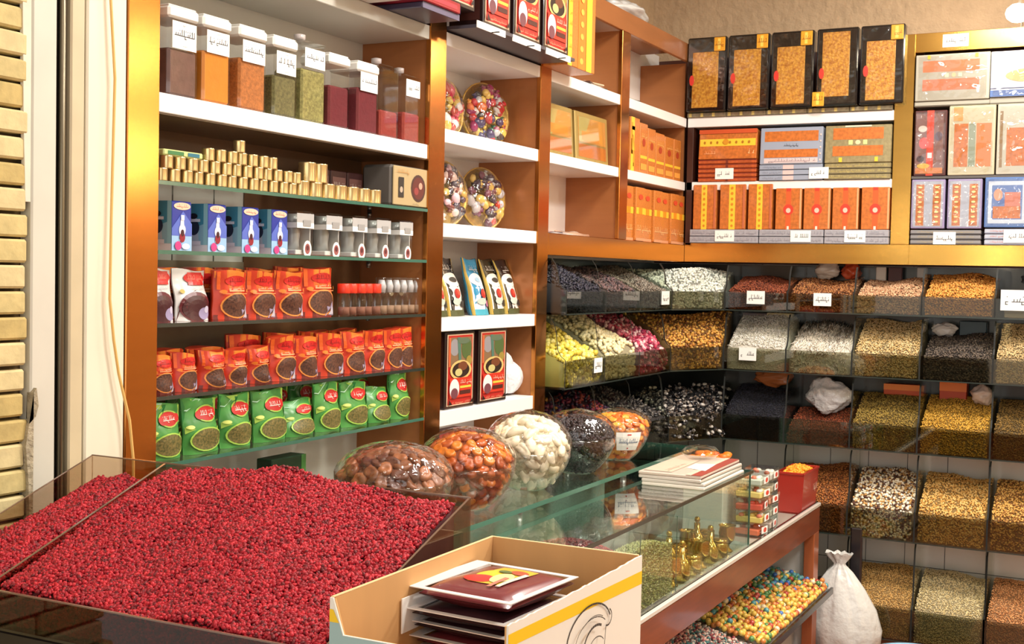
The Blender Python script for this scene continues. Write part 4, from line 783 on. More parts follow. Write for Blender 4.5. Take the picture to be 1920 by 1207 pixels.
# ================================================================== bin rack with loose goods
ROWS = [(1.618, 1.710, 1.856, 1.815), (1.304, 1.420, 1.606, 1.58), (.940, 1.068, 1.292, 1.20), (.499, .645, .928, .80), (.0, .160, .487, .31)]
TILE = mat('white_wall_tile', (228, 228, 222), .2, coat=.3, noise=(2, .08)); GROUT = K(70, 72, 70, .8)
rk = thing('bin_rack', 'dark-edged glass bin rack under the cabinets, five rows high around the corner', 'rack')
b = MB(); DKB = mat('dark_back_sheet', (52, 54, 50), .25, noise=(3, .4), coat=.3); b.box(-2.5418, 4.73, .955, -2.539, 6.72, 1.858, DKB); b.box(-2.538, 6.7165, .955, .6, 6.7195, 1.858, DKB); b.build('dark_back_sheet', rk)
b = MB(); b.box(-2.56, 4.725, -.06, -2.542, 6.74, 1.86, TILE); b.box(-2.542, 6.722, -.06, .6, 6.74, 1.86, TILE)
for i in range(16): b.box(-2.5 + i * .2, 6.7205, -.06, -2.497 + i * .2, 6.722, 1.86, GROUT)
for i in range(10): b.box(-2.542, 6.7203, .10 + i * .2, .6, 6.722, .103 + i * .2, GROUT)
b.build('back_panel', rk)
b = MB(); b.box(-2.13, 6.40, -.06, .6, 6.72, -.012, mat('red_brown_plinth', (140, 84, 60), .5)); b.box(-2.54, 4.73, -.06, -2.2, 6.40, -.012, mat('red_brown_plinth', (140, 84, 60), .5)); b.build('plinth', rk)
# footprints: front left, front right, back right, back left (as seen from the shop)
XE = [-1.99, -1.66, -1.325, -.997, -.66, -.325, .01]
FA = [((-2.17, a), (-2.17, c), (-2.53, c), (-2.53, a)) for a, c in ((4.745, 5.17), (5.17, 5.60), (5.60, 6.03))]
FC = ((-2.17, 6.032), (-1.992, 6.35), (-2.02, 6.70), (-2.53, 6.10))
FB = [((a, 6.35), (c, 6.35), (c, 6.70), (a, 6.70)) for a, c in zip(XE, XE[1:])]
def bin_(label, fp, row, first=False, n=0):
    z0, zf, zt, zb = ROWS[row]; p = [Vector((x, y, 0)) for x, y in fp]; o = (p[0] + p[1]) / 2
    t = thing('bulk_bin', label, 'bin', (o.x, o.y, z0)); q = [v - o for v in p]
    d = (q[3] - q[0]).normalized(); e = (q[1] - q[0]).normalized()
    if abs(d.dot(e)) > .3: d = Vector((-e.y, e.x, 0))
    def P(v, z): return (v.x, v.y, z - z0)
    b = MB(); pts = [P(v, z0 - .006) for v in q] + [P(v, z0) for v in q]
    b.add(pts, [(3, 2, 1, 0), (4, 5, 6, 7), (1, 2, 6, 5), (2, 3, 7, 6), (3, 0, 4, 7)], G_SHELF); b.add(pts, [(0, 1, 5, 4)], G_DARK); b.build('floor_pane', t)
    f0, f1 = q[0] + e * .004, q[1] - e * .004; i0, i1 = f0 + d * .004, f1 + d * .004
    b = MB(); V = [P(f0, z0), P(f1, z0), P(i1, z0), P(i0, z0), P(f0, zf), P(f1, zf), P(i1, zf), P(i0, zf)]
    b.add(V, [(0, 1, 5, 4), (1, 2, 6, 5), (2, 3, 7, 6), (3, 0, 4, 7)], G_BIN); b.add(V, [(4, 5, 6, 7)], G_DARK); b.build('front_panel', t)
    prof = [(0, z0), (0, zf + .004), (.06, zf + .02), (.10, zf + (zt - zf) * .25), (.12, zf + (zt - zf) * .6), (.15, zt - .03), (.20, zt - .006), (1, zt - .006), (1, z0)]
    def div(a, c, k):
        dv = c - a; side = Vector((0, 0, 1)).cross(dv).normalized() * .004; n_ = len(prof)
        A = [P(a + dv * s_ + side, z) for s_, z in prof] + [P(a + dv * s_ - side, z) for s_, z in prof]; b = MB()
        b.add(A, [tuple(range(n_)), tuple(range(2 * n_ - 1, n_ - 1, -1))], G_DIV); b.add(A, [(j, j + n_, (j + 1) % n_ + n_, (j + 1) % n_) for j in range(6)], mat('black_divider_edge', (16, 20, 18), .6)); b.build('divider', t)
    div(q[1], q[2], 1)
    if first: div(q[0], q[3], 0)
    return t
C_ = lambda *a: a
def fill(label, fp, row, cols, size=(.0045, .004, .0035), n=3600, kind='oct', seed=0, lo=0, hi=0, flat=0, amp=.012, basecol=None, wts=None, hump=0, name='dried_goods', front=.30, jit=.2, rough=.5, coat=0., inset=.018):
    z0, zf, zt, zb = ROWS[row]; zf_ = zf - .004 + lo; zb_ = zb + hi; ph = seed * 1.7
    ins = .007; q = np.array(fp, float); c = q.mean(0); q = c + (q - c) * (1 - .05)
    def h(u, v): return zf_ + (zb_ - zf_) * np.clip(v * 1.25, 0, 1) ** .85 + amp * np.sin(5 * u + ph) * v + hump * np.sin(PI * u) * np.sin(PI * np.clip(v, 0, 1)) + amp * .6 * np.sin(9 * u - 4 * v + ph)
    heap(name, label, 'dried goods', h, q, n, size, cols, seed + 100, kind, flat, z0=z0 + .001, front=front, basecol=basecol, wts=wts, jit=jit, rough=rough, coat=coat, inset=inset)
RN = ['top', 'second', 'third', 'fourth', 'bottom']
WHB = [C_(232, 232, 220), C_(206, 210, 196)]
# --- row 1
R0 = [('dark blue-black dried petals', FA[0], [C_(34, 34, 44), C_(52, 50, 66)], (.012, .007, .003), 1500, 'oct'),
      ('dusky brown-violet dried flowers', FA[1], [C_(96, 78, 74), C_(120, 92, 92), C_(70, 62, 66)], (.010, .007, .004), 1500, 'oct'),
      ('grey-brown dried leaves by the corner', FA[2], [C_(150, 142, 130), C_(112, 100, 88)], (.010, .006, .003), 1500, 'oct'),
      ('white beans in the corner', FC, [C_(216, 222, 210), C_(188, 196, 186), C_(240, 242, 234)], (.0085, .006, .0055), 1500, 'ell'),
      ('dark red-brown beans', FB[0], [C_(136, 66, 40), C_(110, 50, 34), C_(160, 86, 52)], (.006, .0045, .004), 2800, 'oct'),
      ('mottled brown beans', FB[1], [C_(150, 92, 48), C_(112, 66, 40), C_(190, 132, 80)], (.0065, .0045, .004), 2800, 'oct'),
      ('pinkish speckled beans', FB[2], [C_(206, 160, 122), C_(176, 128, 96), C_(230, 190, 150)], (.0068, .0045, .0042), 2800, 'oct'),
      ('golden chickpeas', FB[3], [C_(216, 150, 66), C_(190, 122, 50), C_(236, 176, 90)], (.0055, .005, .005), 3000, 'oct')]
R1 = [('pale yellow popcorn puffs beside the post', FA[0], [C_(232, 214, 90), C_(240, 226, 140), C_(214, 190, 70)], (.014, .012, .010), 700, 'ell'),
      ('cream coloured puffs', FA[1], [C_(238, 226, 186), C_(226, 212, 166)], (.011, .010, .009), 900, 'ell'),
      ('pink and white sugar candies', FA[2], [C_(222, 120, 138), C_(190, 50, 84), C_(244, 200, 200), C_(150, 40, 76)], (.014, .010, .009), 600, 'ell'),
      ('amber roasted nuts in the corner', FC, [C_(206, 150, 62), C_(176, 116, 44), C_(226, 176, 90), C_(120, 74, 36)], (.0085, .0075, .007), 1500, 'ell'),
      ('short white sugar sticks', FB[0], [C_(244, 240, 232), C_(226, 222, 206)], (.0028, .0028, .014), 2200, 'oct'),
      ('long white sugar sticks', FB[1], [C_(246, 238, 224), C_(232, 222, 204)], (.0030, .0030, .040), 1100, 'oct'),
      ('beige split peas', FB[2], [C_(226, 196, 140), C_(206, 172, 112), C_(238, 214, 164)], (.0052, .0046, .0035), 3600, 'oct'),
      ('dark grey-brown sunflower seeds', FB[3], [C_(88, 76, 68), C_(120, 106, 92), C_(62, 54, 50)], (.008, .004, .003), 3200, 'oct'),
      ('pale beige lentils at the right edge', FB[4], [C_(222, 196, 146), C_(200, 170, 120)], (.005, .0046, .0035), 3400, 'oct')]
R2 = [('purple and navy wrapped sweets', FA[0], [C_(60, 28, 70), C_(110, 30, 74), C_(34, 34, 74), C_(170, 120, 40)], (.016, .009, .008), 420, 'ell'),
      ('magenta wrapped sweets', FA[1], [C_(120, 30, 66), C_(54, 30, 64), C_(30, 28, 50), C_(150, 60, 50)], (.016, .009, .008), 420, 'ell'),
      ('black wrapped toffees', FA[2], [C_(36, 34, 38), C_(64, 60, 60), C_(110, 104, 98)], (.018, .007, .006), 420, 'ell'),
      ('blue-black seeds', FB[0], [C_(34, 34, 44), C_(46, 46, 62), C_(26, 24, 32)], (.004, .003, .003), 3800, 'oct'),
      ('low brick red seeds', FB[1], [C_(140, 60, 34), C_(112, 60, 34), C_(166, 84, 48)], (.0045, .004, .0035), 2600, 'oct'),
      ('olive green mung beans', FB[2], [C_(150, 122, 52), C_(124, 102, 46), C_(176, 148, 70)], (.0045, .004, .0038), 3600, 'oct'),
      ('yellow lentils', FB[3], [C_(206, 156, 54), C_(180, 134, 44), C_(226, 178, 74)], (.0048, .0042, .0035), 3600, 'oct'),
      ('olive brown lentils at the right edge', FB[4], [C_(140, 108, 50), C_(116, 90, 44)], (.0046, .004, .0035), 3400, 'oct')]
R3 = [('dark navy seeds beneath the wrapped candies', FA[2], [C_(34, 38, 58), C_(24, 24, 34)], (.008, .006, .005), 1300, 'oct'),
      ('dark blue dried berries in the corner', FC, [C_(36, 42, 66), C_(26, 28, 42), C_(54, 60, 84)], (.008, .007, .006), 1400, 'oct'),
      ('brown-orange dried fruit', FB[1], [C_(176, 106, 50), C_(150, 84, 40), C_(200, 130, 66)], (.006, .005, .004), 2800, 'oct'),
      ('cream and dark brown marbled beans', FB[2], [C_(244, 228, 196), C_(250, 244, 226), C_(96, 60, 46), C_(206, 160, 96)], (.0085, .006, .0055), 1900, 'ell'),
      ('golden yellow peas', FB[3], [C_(236, 188, 106), C_(214, 160, 80), C_(246, 208, 134)], (.0062, .0055, .005), 2800, 'oct'),
      ('golden peas at the right edge', FB[4], [C_(238, 190, 108), C_(218, 166, 84), C_(150, 100, 50)], (.0065, .0055, .005), 2800, 'oct')]
R4 = [('fine golden-tan grain', FB[2], [C_(222, 176, 104), C_(200, 152, 84), C_(234, 194, 124)], (.0038, .003, .003), 4600, 'oct'),
      ('pale straw coloured rice grain', FB[3], [C_(238, 218, 164), C_(220, 196, 138), C_(246, 232, 188)], (.0042, .0028, .0026), 4800, 'oct'),
      ('warm orange-tan wheat', FB[4], [C_(218, 154, 98), C_(196, 132, 80), C_(232, 176, 120)], (.0042, .003, .003), 4600, 'oct')]
for r, L_ in enumerate((R0, R1, R2, R3, R4)):
    for i, (txt, fp, cols, sz, n, kd) in enumerate(L_):
        lo, hi, am, hp = 0, 0, .010, 0
        if txt.startswith('dark blue-black'): hp = .05
        if 'puffs' in txt: am = .018; hp = .03
        if txt.startswith('low brick'): lo, hi = -.07, -.10
        if 'sunflower' in txt: lo, hi, hp = -.01, -.07, .02
        if 'long white' in txt: hi = -.04
        if 'mottled' in txt or 'red-brown beans' in txt or 'pinkish' in txt: hi = -.03
        if 'yellow popcorn' in txt: hi = -.05
        if r == 4: hi = -.01
        bin_('glass bin of %s in the %s row' % (txt, RN[r]), fp, r, first=(i == 0 or fp is FC or (r >= 3 and i == 2)))
        fill('heap of %s in the %s row of bins' % (txt, RN[r]), fp, r, cols, sz, n, kd, i + 10 * r, lo, hi, amp=am, hump=hp, wts=None,
             flat='fan' if 'long white' in txt else 0, coat=.3 if 'wrapped' in txt else 0., inset=.018, basecol=(206, 202, 190) if 'sugar sticks' in txt else None, name='dried_goods' if 'sweet' not in txt and 'cand' not in txt and 'toff' not in txt and 'stick' not in txt else 'candy_heap')
bin_('glass bin holding a white box at the right edge of the top row', FB[4], 0)
bin_('glass bin of black and silver wrapped candies in the third row corner', FC, 2, first=True)
bin_('empty glass bin showing white tiles in the fourth row', FB[0], 3, first=True)
bin_('glass bin half hidden behind the counter end, bottom row', FB[1], 4, first=True)
fill('dark heap behind the counter end in the bottom row of bins', FB[1], 4, [C_(120, 84, 50), C_(96, 66, 40)], (.004, .0035, .003), 1500, 'oct', 77, lo=-.08, hi=-.12)
# wrapped candies in the corner bin, one by one
def wrapped(name, L_, r, col, col2, seed):
    b = MB(); b.T = Matrix.Rotation(PI / 2, 4, 'Y'); m = K(*col, .2, coat=.6); m2 = K(*col2, .2, coat=.5)
    b.lathe([(.001, -L_ / 2), (r * .8, -L_ * .42), (r, -L_ * .3), (r, 0), (r, L_ * .3), (r * .8, L_ * .42), (.001, L_ / 2)], 8, m, close=False)
    b.lathe([(r * 1.02, -L_ * .12), (r * 1.02, L_ * .12)], 8, m2, close=False)
    for s_ in (-1, 1): b.lathe([(r * .9, s_ * L_ * .78), (.002, s_ * L_ * .46)] if s_ > 0 else [(.002, s_ * L_ * .46), (r * .9, s_ * L_ * .78)], 8, m2, close=False)
    return b.build(name)
W0 = [wrapped('wrapped_candy', .056, .010, (30, 28, 32), (130, 122, 116), 0), wrapped('wrapped_candy', .058, .009, (190, 182, 174), (40, 36, 40), 1), wrapped('wrapped_candy', .040, .008, (44, 40, 44), (120, 104, 92), 2)]
rr = random.Random(7); used = set(); P0, P1, P2, P3 = [Vector((x, y, 0)) for x, y in FC]
for k in range(150):
    u, v = rr.uniform(.05, .95), rr.uniform(.03, .85)
    p = (P0 * (1 - u) + P1 * u) * (1 - v) + (P3 * (1 - u) + P2 * u) * v; z = 1.052 + .14 * min(1, v * 1.2) + rr.uniform(-.006, .012)
    if k > 112: z = rr.uniform(.955, 1.06); p = (P0 * (1 - u) + P1 * u) * .95 + (P3 * (1 - u) + P2 * u) * .05
    s_ = W0[rr.randrange(3)]; rot = (rr.uniform(0, 6.3), rr.uniform(-.5, .5), rr.uniform(0, 6.3)); i = W0.index(s_)
    if i not in used: used.add(i); o = s_; o.location = (p.x, p.y, z); o.rotation_euler = rot
    else: o = s_.copy(); COL.objects.link(o); o.location = (p.x, p.y, z); o.rotation_euler = rot
    tag(o, ['black wrapped candy with a silver band in the third row corner bin', 'silver wrapped candy with a black band in the third row corner bin', 'dark wrapped candy with a bronze band in the third row corner bin'][i], 'candy', ['black silver-banded candies in the corner bin', 'silver black-banded candies in the corner bin', 'dark bronze-banded candies in the corner bin'][i])
q = np.array(FC); q = q.mean(0) + (q - q.mean(0)) * .90
heap('candy_heap', 'dark bed of wrapped candies filling the third row corner bin', 'candy', lambda u, v: 1.045 + .13 * np.clip(v * 1.2, 0, 1), q, 260, (.018, .007, .006), [C_(34, 32, 36), C_(56, 54, 54)], 9, 'ell', z0=.942, coat=.4, rough=.3, basecol=(22, 22, 24))
# stored packets standing at the back of the bins
def back(o, x, z, y, label, cat, tz=0): o.location = (x, y, z); o.rotation_euler = (0, 0, tz); return tag(o, label, cat)
o = crumple('plastic_bag', (.075, .04, .06), 21, K(214, 206, 196, .25, coat=.5)); back(o, -1.52, 1.775, 6.62, 'crumpled white and gold plastic bag behind the mottled brown beans', 'bag')
o = crumple('plastic_bag', (.055, .04, .05), 22, K(206, 84, 50, .25, coat=.5)); back(o, -1.40, 1.78, 6.63, 'crumpled orange red plastic bag behind the mottled brown beans', 'bag')
back(pbox('paper_packet', .05, .09, .03, K(226, 222, 214), [('r', .1, .1, .9, .3, K(200, 196, 190))]), -1.25, 1.765, 6.64, 'upright white packet behind the pinkish beans', 'packet')
back(pbox('paper_packet', .07, .09, .03, K(84, 46, 50), []), -1.18, 1.765, 6.65, 'upright maroon packet behind the pinkish beans', 'packet')
back(pbox('paper_packet', .05, .085, .03, K(196, 202, 204), []), -1.045, 1.77, 6.64, 'upright pale grey packet behind the pinkish beans near the divider', 'packet')
o = crumple('plastic_bag', (.07, .04, .04), 23, K(220, 220, 220, .25, coat=.5)); back(o, -.92, 1.505, 6.60, 'crumpled white plastic bag behind the dark sunflower seeds', 'bag')
back(pbox('paper_packet', .13, .09, .04, K(40, 70, 84, .3), []), -.79, 1.50, 6.64, 'dark teal packet behind the dark sunflower seeds', 'packet')
back(pbox('paper_packet', .14, .10, .04, K(226, 214, 168, .4), [('e', .2, .3, .2, .2, K(214, 150, 150))]), -1.77, 1.50, 6.62, 'cream coloured packet behind the short white sticks', 'packet')
back(pbox('paper_packet', .16, .12, .04, K(130, 120, 124, .3), []), -1.90, 1.475, 6.64, 'grey violet packet behind the short white sticks', 'packet')
back(pbox('candy_carton', .20, .055, .08, K(206, 84, 38), [('r', 0, .45, 1, 1, K(240, 140, 60))]), -1.11, 1.20, 6.60, 'orange carton at the back of the olive bean bin', 'carton')
back(pbox('candy_carton', .13, .10, .08, K(196, 74, 40), [('r', 0, .55, 1, 1, K(236, 130, 56))]), -.87, 1.18, 6.60, 'orange red carton at the back of the yellow lentil bin', 'carton')
o = crumple('plastic_bag', (.06, .05, .055), 25, K(220, 206, 200, .25, coat=.5)); back(o, -.73, 1.17, 6.58, 'crumpled white plastic bag at the back of the yellow lentil bin', 'bag')
o = crumple('plastic_bag', (.13, .06, .10), 24, WP); back(o, -1.48, 1.078, 6.56, 'large white plastic bag at the back of the brick red seed bin', 'bag')
o = crumple('plastic_bag', (.12, .03, .05), 27, K(190, 110, 60, .3, coat=.4)); back(o, -1.80, 1.196, 6.64, 'orange brown packet above the blue-black seeds', 'packet')
t = thing('cardboard_box', 'white box sitting in the right hand bin of the top row', 'box', (-.49, 6.375, 1.621)); b = MB(); b.cbox(-.13, 0, 0, .16, .2, .088, K(226, 222, 208, .6), .004); b.build('body', t); b = MB(); b.cbox(-.133, -.003, .0885, .163, .203, .104, K(232, 228, 214, .6), .003); b.build('lid', t)
o = crumple('plastic_bag', (.11, .05, .055), 26, K(60, 74, 84, .25, coat=.5)); back(o, -.48, 1.74, 6.645, 'dark teal bag behind the white box in the top row', 'bag')
# price tags on the bins
def wt(x, z, lab, w_=.09, h=.062, y=6.3465, s_=0): return atB(price_tag(lab, w_, h, s_), x, z, y)
wt(-1.825, 1.650, 'white price tag on the dark red-brown bean bin', .095, .068, s_=61); wt(-1.480, 1.650, 'white price tag on the mottled brown bean bin', .09, .065, s_=62)
wt(-1.860, 1.355, 'white price tag on the short white sugar stick bin', .092, .066, s_=63); wt(-.55, 1.655, 'large white price card on the top row at the right edge', .17, .098, s_=64)
atA(price_tag('white price tag on the cream puff bin near the post', .09, .065, 65), 5.09, 1.352, -2.166); atA(price_tag('white price tag left of the white beans in the top row', .11, .068, 66), 5.93, 1.642, -2.166)
# ================================================================== counter with glass case
XC = -1.407
ct = thing('display_counter', 'long counter with red-brown front beam, glass show case and slanted candy tray', 'counter')
b = MB(); b.cbox(XC - .035, 2.60, .553, XC, 6.115, .672, REDWOOD, .002); b.build('front_beam', ct)
b = MB(); b.cbox(XC - .012, 2.60, .676, XC + .004, 6.118, .692, K(222, 216, 206, .25, .2), .002); b.box(XC - .020, 2.60, .672, XC - .012, 6.115, .694, BLACK); b.build('edge_strip', ct)
b = MB(); b.box(-2.06, 2.60, .655, XC - .036, 6.10, .676, K(196, 200, 192, .3)); b.box(-2.06, 2.60, .676, XC - .021, 6.10, .684, G_SHELF); b.build('deck', ct)
b = MB(); b.cbox(XC - .05, 6.02, -.06, XC - .001, 6.115, .552, mat('copper_end_post', (170, 96, 60), .3, .3), .002); b.build('end_post', ct)
b = MB(); b.box(-2.06, 6.06, -.06, XC - .05, 6.10, .655, K(206, 204, 198, .4)); b.build('end_panel', ct)
b = MB(); b.box(-2.06, 2.60, -.06, XC - .02, 2.63, .655, K(206, 204, 198, .4)); b.build('end_panel', ct)
b = MB(); b.box(-2.08, 2.60, -.06, -2.06, 6.10, .66, K(190, 196, 194, .4)); b.build('rear_panel', ct)
b = MB(); b.prism([(XC + .08, .262), (XC + .084, .286), (XC + .076, .286), (-1.98, .40), (-1.98, .385)], 'y', 2.64, 6.055, mat('steel_tray', (150, 150, 146), .3, .6)); b.box(XC + .074, 2.64, .262, XC + .086, 6.075, .292, mat('dark_lip', (50, 40, 36), .25, .3)); b.build('candy_tray', ct)
b = MB(); b.box(-2.05, 2.64, -.05, -1.50, 6.05, -.02, K(150, 150, 150)); b.box(-1.52, 2.64, -.06, -1.50, 6.05, .22, K(186, 186, 184, .4)); b.build('kick_panel', ct)
cs = thing('glass_case', 'clear glass show case standing on the counter deck', 'show case')
b = MB(); b.box(XC - .018, 2.62, .686, XC - .012, 4.935, .994, G_SHELF); b.box(XC - .0185, 4.935, .686, XC - .0115, 4.938, .994, G_EDGE); b.build('front_pane', cs)
b = MB(); b.box(-2.055, 4.925, .686, XC - .019, 4.931, .994, G_SHELF); b.build('end_pane', cs)
b = MB(); b.box(-2.06, 2.60, .995, XC - .008, 4.94, 1.003, G_SHELF); b.box(XC - .0079, 2.60, .993, XC - .003, 4.945, 1.005, mat('dark_glass_trim', (66, 62, 50), .25, .3)); b.box(-2.06, 4.9405, .996, XC - .008, 4.943, 1.003, G_EDGE); b.build('top_pane', cs)
b = MB(); b.box(-2.062, 2.62, .686, -2.055, 4.93, .994, mat('pale_green_rear_glass', (150, 176, 164), .25, coat=.3)); b.build('rear_pane', cs)
for y in (3.735, 4.085):
    b = MB(); b.box(-1.98, y, .686, XC - .024, y + .004, .955, G_SHELF); b.box(XC - .024, y - .0005, .686, XC - .022, y + .0045, .955, G_EDGE); b.build('partition', cs)
# heaps and goods in the case
heap('dried_goods', 'green dried herb heap behind the front glass of the case', 'dried herbs', lambda u, v: .885 + .02 * np.sin(5 * u) + .03 * np.sin(PI * v) - .12 * v, [(XC - .03, 3.745), (XC - .03, 4.078), (-1.64, 4.078), (-1.64, 3.745)], 4200, (.009, .003, .002), [(168, 168, 98), (190, 188, 124), (130, 136, 76), (204, 200, 150)], 5, 'oct', z0=.690, sides=True)
heap('dried_goods', 'dark red dried barberry heap in the case beside the carton', 'dried berries', lambda u, v: .87 + .085 * np.sin(PI * u) * np.sin(PI * (v * .8 + .2)) + .01 * np.sin(6 * u), [(XC - .03, 3.36), (XC - .03, 3.728), (-1.80, 3.728), (-1.80, 3.36)], 4200, (.005, .0035, .003), [(150, 30, 34), (120, 22, 28), (176, 44, 44)], 6, 'oct', z0=.690)
GP = mat('polished_gold', (222, 186, 96), .16, .9)
def goldpot(kind):
    b = MB(); t = thing('brass_ornament', '', 'ornament')
    if kind == 0:
        b.lathe([(.022, 0), (.024, .006), (.010, .018), (.010, .03), (.028, .05), (.034, .075), (.030, .10), (.036, .108)], 18, GP, close=False); b.build('cup', t); b = MB(); b.lathe([(.002, 0), (.022, .0)], 12, GP, (0, 0, .001), close=False); b.build('foot', t)
    elif kind == 1:
        b.lathe([(.026, 0), (.032, .01), (.034, .05), (.024, .075), (.012, .085), (.012, .12)], 18, GP); b.build('body', t); b = MB(); b.ell((0, 0, .133), (.012, .012, .012), GP); b.build('stopper', t)
    else:
        b.lathe([(.03, 0), (.036, .004), (.038, .055), (.036, .06)], 18, GP); b.build('tin_body', t); b = MB(); b.lathe([(.037, .061), (.037, .072), (.01, .076)], 18, GP); b.build('lid', t)
    return t
gp = [goldpot(k) for k in range(3)]; ux = set(); k = 0
KN = ['brass footed cup', 'brass ball-stoppered bottle', 'round brass tin']
for r_ in range(2):
    for c in range(7):
        kd = (c + 2 * r_) % 3; loc = (-1.475 - .10 * r_, 4.17 + c * .108 + .03 * r_, .6865); lab = '%s in the glass case, %s from left in the %s row' % (KN[kd], ORD[c], ['front', 'rear'][r_])
        if kd not in ux: ux.add(kd); gp[kd].location = loc; gp[kd]['label'] = lab; gp[kd]['group'] = 'brass ornaments in the glass case'
        else: dup(gp[kd], loc, 0, lab, 'brass ornaments in the glass case')
for k in range(4):
    o = crumple('plastic_bag', (.10, .13, .09), 31 + k, [K(120, 122, 116, .3, coat=.5), K(150, 152, 146, .3, coat=.5)][k % 2]); o.location = (-1.83, 4.24 + k * .2, .687 + .0); tag(o, 'grey plastic packet at the rear of the glass case, %s from the left' % ORD[k], 'bag', 'grey packets in the case')
t = thing('glass_funnel', 'small clear glass funnel shaped cup among the brass ornaments', 'cup', (-1.66, 4.60, .687)); b = MB(); b.lathe([(.03, 0), (.012, .01), (.010, .10), (.035, .15), (.045, .19)], 18, ACRYL, close=False); b.build('bowl', t); b = MB(); b.lathe([(.001, .0), (.03, .0)], 16, ACRYL, close=False); b.build('foot', t)
for k in range(3):
    b = MB(); b.box(-.09, -.14, 0, .09, .14, .05 + .03 * k, K(*[(196, 190, 170), (172, 178, 164), (206, 204, 190)][k], .4)); o = b.build('paper_box'); o.location = (-1.78, 2.95 + k * .33, .687); tag(o, 'pale box in the dim left half of the glass case, %s one' % ORD[k], 'box')
# raised glass slab carrying the bowls
sl = thing('glass_slab', 'raised thick green-edged glass slab along the counter under the bowls', 'slab')
b = MB(); b.box(-2.11, 2.55, 1.024, -1.757, 5.25, 1.039, G_SHELF); b.box(-1.757, 2.55, 1.024, -1.7535, 5.25, 1.039, G_EDGE); b.box(-2.11, 5.25, 1.024, -1.7535, 5.2535, 1.039, G_EDGE); b.build('top_pane', sl)
for y in (2.7, 3.6, 4.5, 4.9):
    for x in (-2.04, -1.80): b = MB(); b.lathe([(.012, 1.0035), (.012, 1.0238)], 12, K(190, 190, 186, .3, .8), (x, y, 0)); b.build('spacer', sl)
# magazines / flat boxes on the glass
for k in range(4):
    o = pbox('flat_box', .50, .0125, .245, [K(226, 220, 208, .3), K(206, 200, 190, .3), K(214, 206, 196, .3), K(206, 190, 176, .3)][k], [('r', 0, .0, 1, .3, K(120, 124, 112))] if k < 3 else [('r', 0, 0, 1, .35, K(90, 50, 44))],
             top=[('r', 0, 0, 1, .16, K(150, 66, 56)), ('r', .0, .16, 1, .24, K(226, 190, 170)), ('p', [(.25, .10), (.62, .16), (.56, .46), (.32, .44)], PAPER), ('r', .05, .5, .95, .95, K(206, 186, 166)), ('s', .1, .56, .5, .66, 3, 8, K(150, 120, 100))] if k == 3 else None)
    o.location = (-1.425 - .006 * k, 4.61 + .004 * (k % 2), 1.0035 + k * .0130); o.rotation_euler = (0, 0, PI / 2 + [.0, .02, -.01, .015][k])
    tag(o, ['lowest flat box', 'second flat box up', 'third flat box up', 'topmost flat box with red border and white slip'][k] + ' in the stack on the counter glass', 'box')
t = thing('plastic_container', 'clear domed plastic container behind the stack of flat boxes', 'container', (-1.62, 5.03, 1.004)); t.location = (-1.64, 4.80, 1.0575)
t.location = (-1.585, 4.79, 1.0565); b = MB(); b.lathe([(.001, .001), (.055, .001), (.075, .022), (.078, .024)], 20, ACRYL, close=False, sx=1, sy=1.2); b.build('base', t); b = MB(); b.lathe([(.078, .025), (.06, .045), (.03, .052), (.001, .054)], 20, ACRYL, close=False, sy=1.2); b.build('dome', t)
# clear boxes of sweets stacked on the deck beyond the case
def gumbox(label, col, w_=.13, h=.052, d=.13, s_=0):
    t = thing('sweet_box', label, 'box', group='stacked clear sweet boxes'); b = MB(); b.cbox(-w_ / 2, 0, 0, w_ / 2, d, h, glass('pack_plastic', (.93, .94, .94), .9, .05, .12), .004); b.build('clear_box', t)
    b = MB(); b.cbox(-w_ / 2 + .008, .008, .003, w_ / 2 - .008, d - .008, h * .55, K(*col, .5), .004); R = random.Random(s_)
    for q_ in range(10): b.ell((R.uniform(-w_ * .36, w_ * .36), R.uniform(.02, d - .02), h * .62), (.013, .013, .010), K(*R.choice([col, (236, 232, 220), (216, 120, 90)]), .4), 8, 5)
    b.build('sweets', t); b = MB(); b.box(-w_ * .3, -.0012, h * .2, w_ * .25, -.0004, h * .75, PAPER); art(b, w_ * .5, h * .5, [('e', .5, .5, .3, .4, K(206, 70, 50))], P=lambda u, v, k: ((u - .5) * w_ * .5, -.0012 - k, h * .22 + v * h * .5)); b.build('sticker', t); return t
GC_ = [(222, 110, 70), (226, 200, 110), (206, 84, 70), (236, 214, 130), (196, 206, 190)]
for k in range(5):
    t = gumbox('clear box of red and yellow sweets, %s from bottom of stack by the glass case' % ORD[k], GC_[k], s_=k, w_=.12); t.location = (-1.435 + .006 * (k % 2), 5.225 + .006 * (k % 3), .685 + k * .0535); t.rotation_euler = (0, 0, PI / 2 + .10 * (k % 3 - 1))
for k in range(5):
    t = gumbox('clear box of pale sweets, %s from bottom of the stack beside the red tub' % ORD[k], [(206, 190, 176), (190, 196, 176), (214, 150, 120), (196, 190, 170), (206, 206, 196)][k], s_=k + 9, w_=.12); t.location = (-1.440, 5.405 + .006 * (k % 2), .685 + k * .0535); t.rotation_euler = (0, 0, PI / 2 - .08 * (k % 3 - 1))
b = MB(); R = random.Random(4)
for q_ in range(26): b.ell((R.uniform(-.07, .07), R.uniform(-.08, .08), .014 + R.uniform(0, .012)), (.022, .018, .012), K(*R.choice([(240, 140, 30), (226, 120, 30), (236, 110, 40)]), .4), 8, 5)
o = b.build('dried_fruit_pile'); o.location = (-1.68, 5.22, .985); tag(o, 'orange dried fruit pieces heaped on the white box behind the clear sweet boxes', 'dried fruit', None, 'stuff')
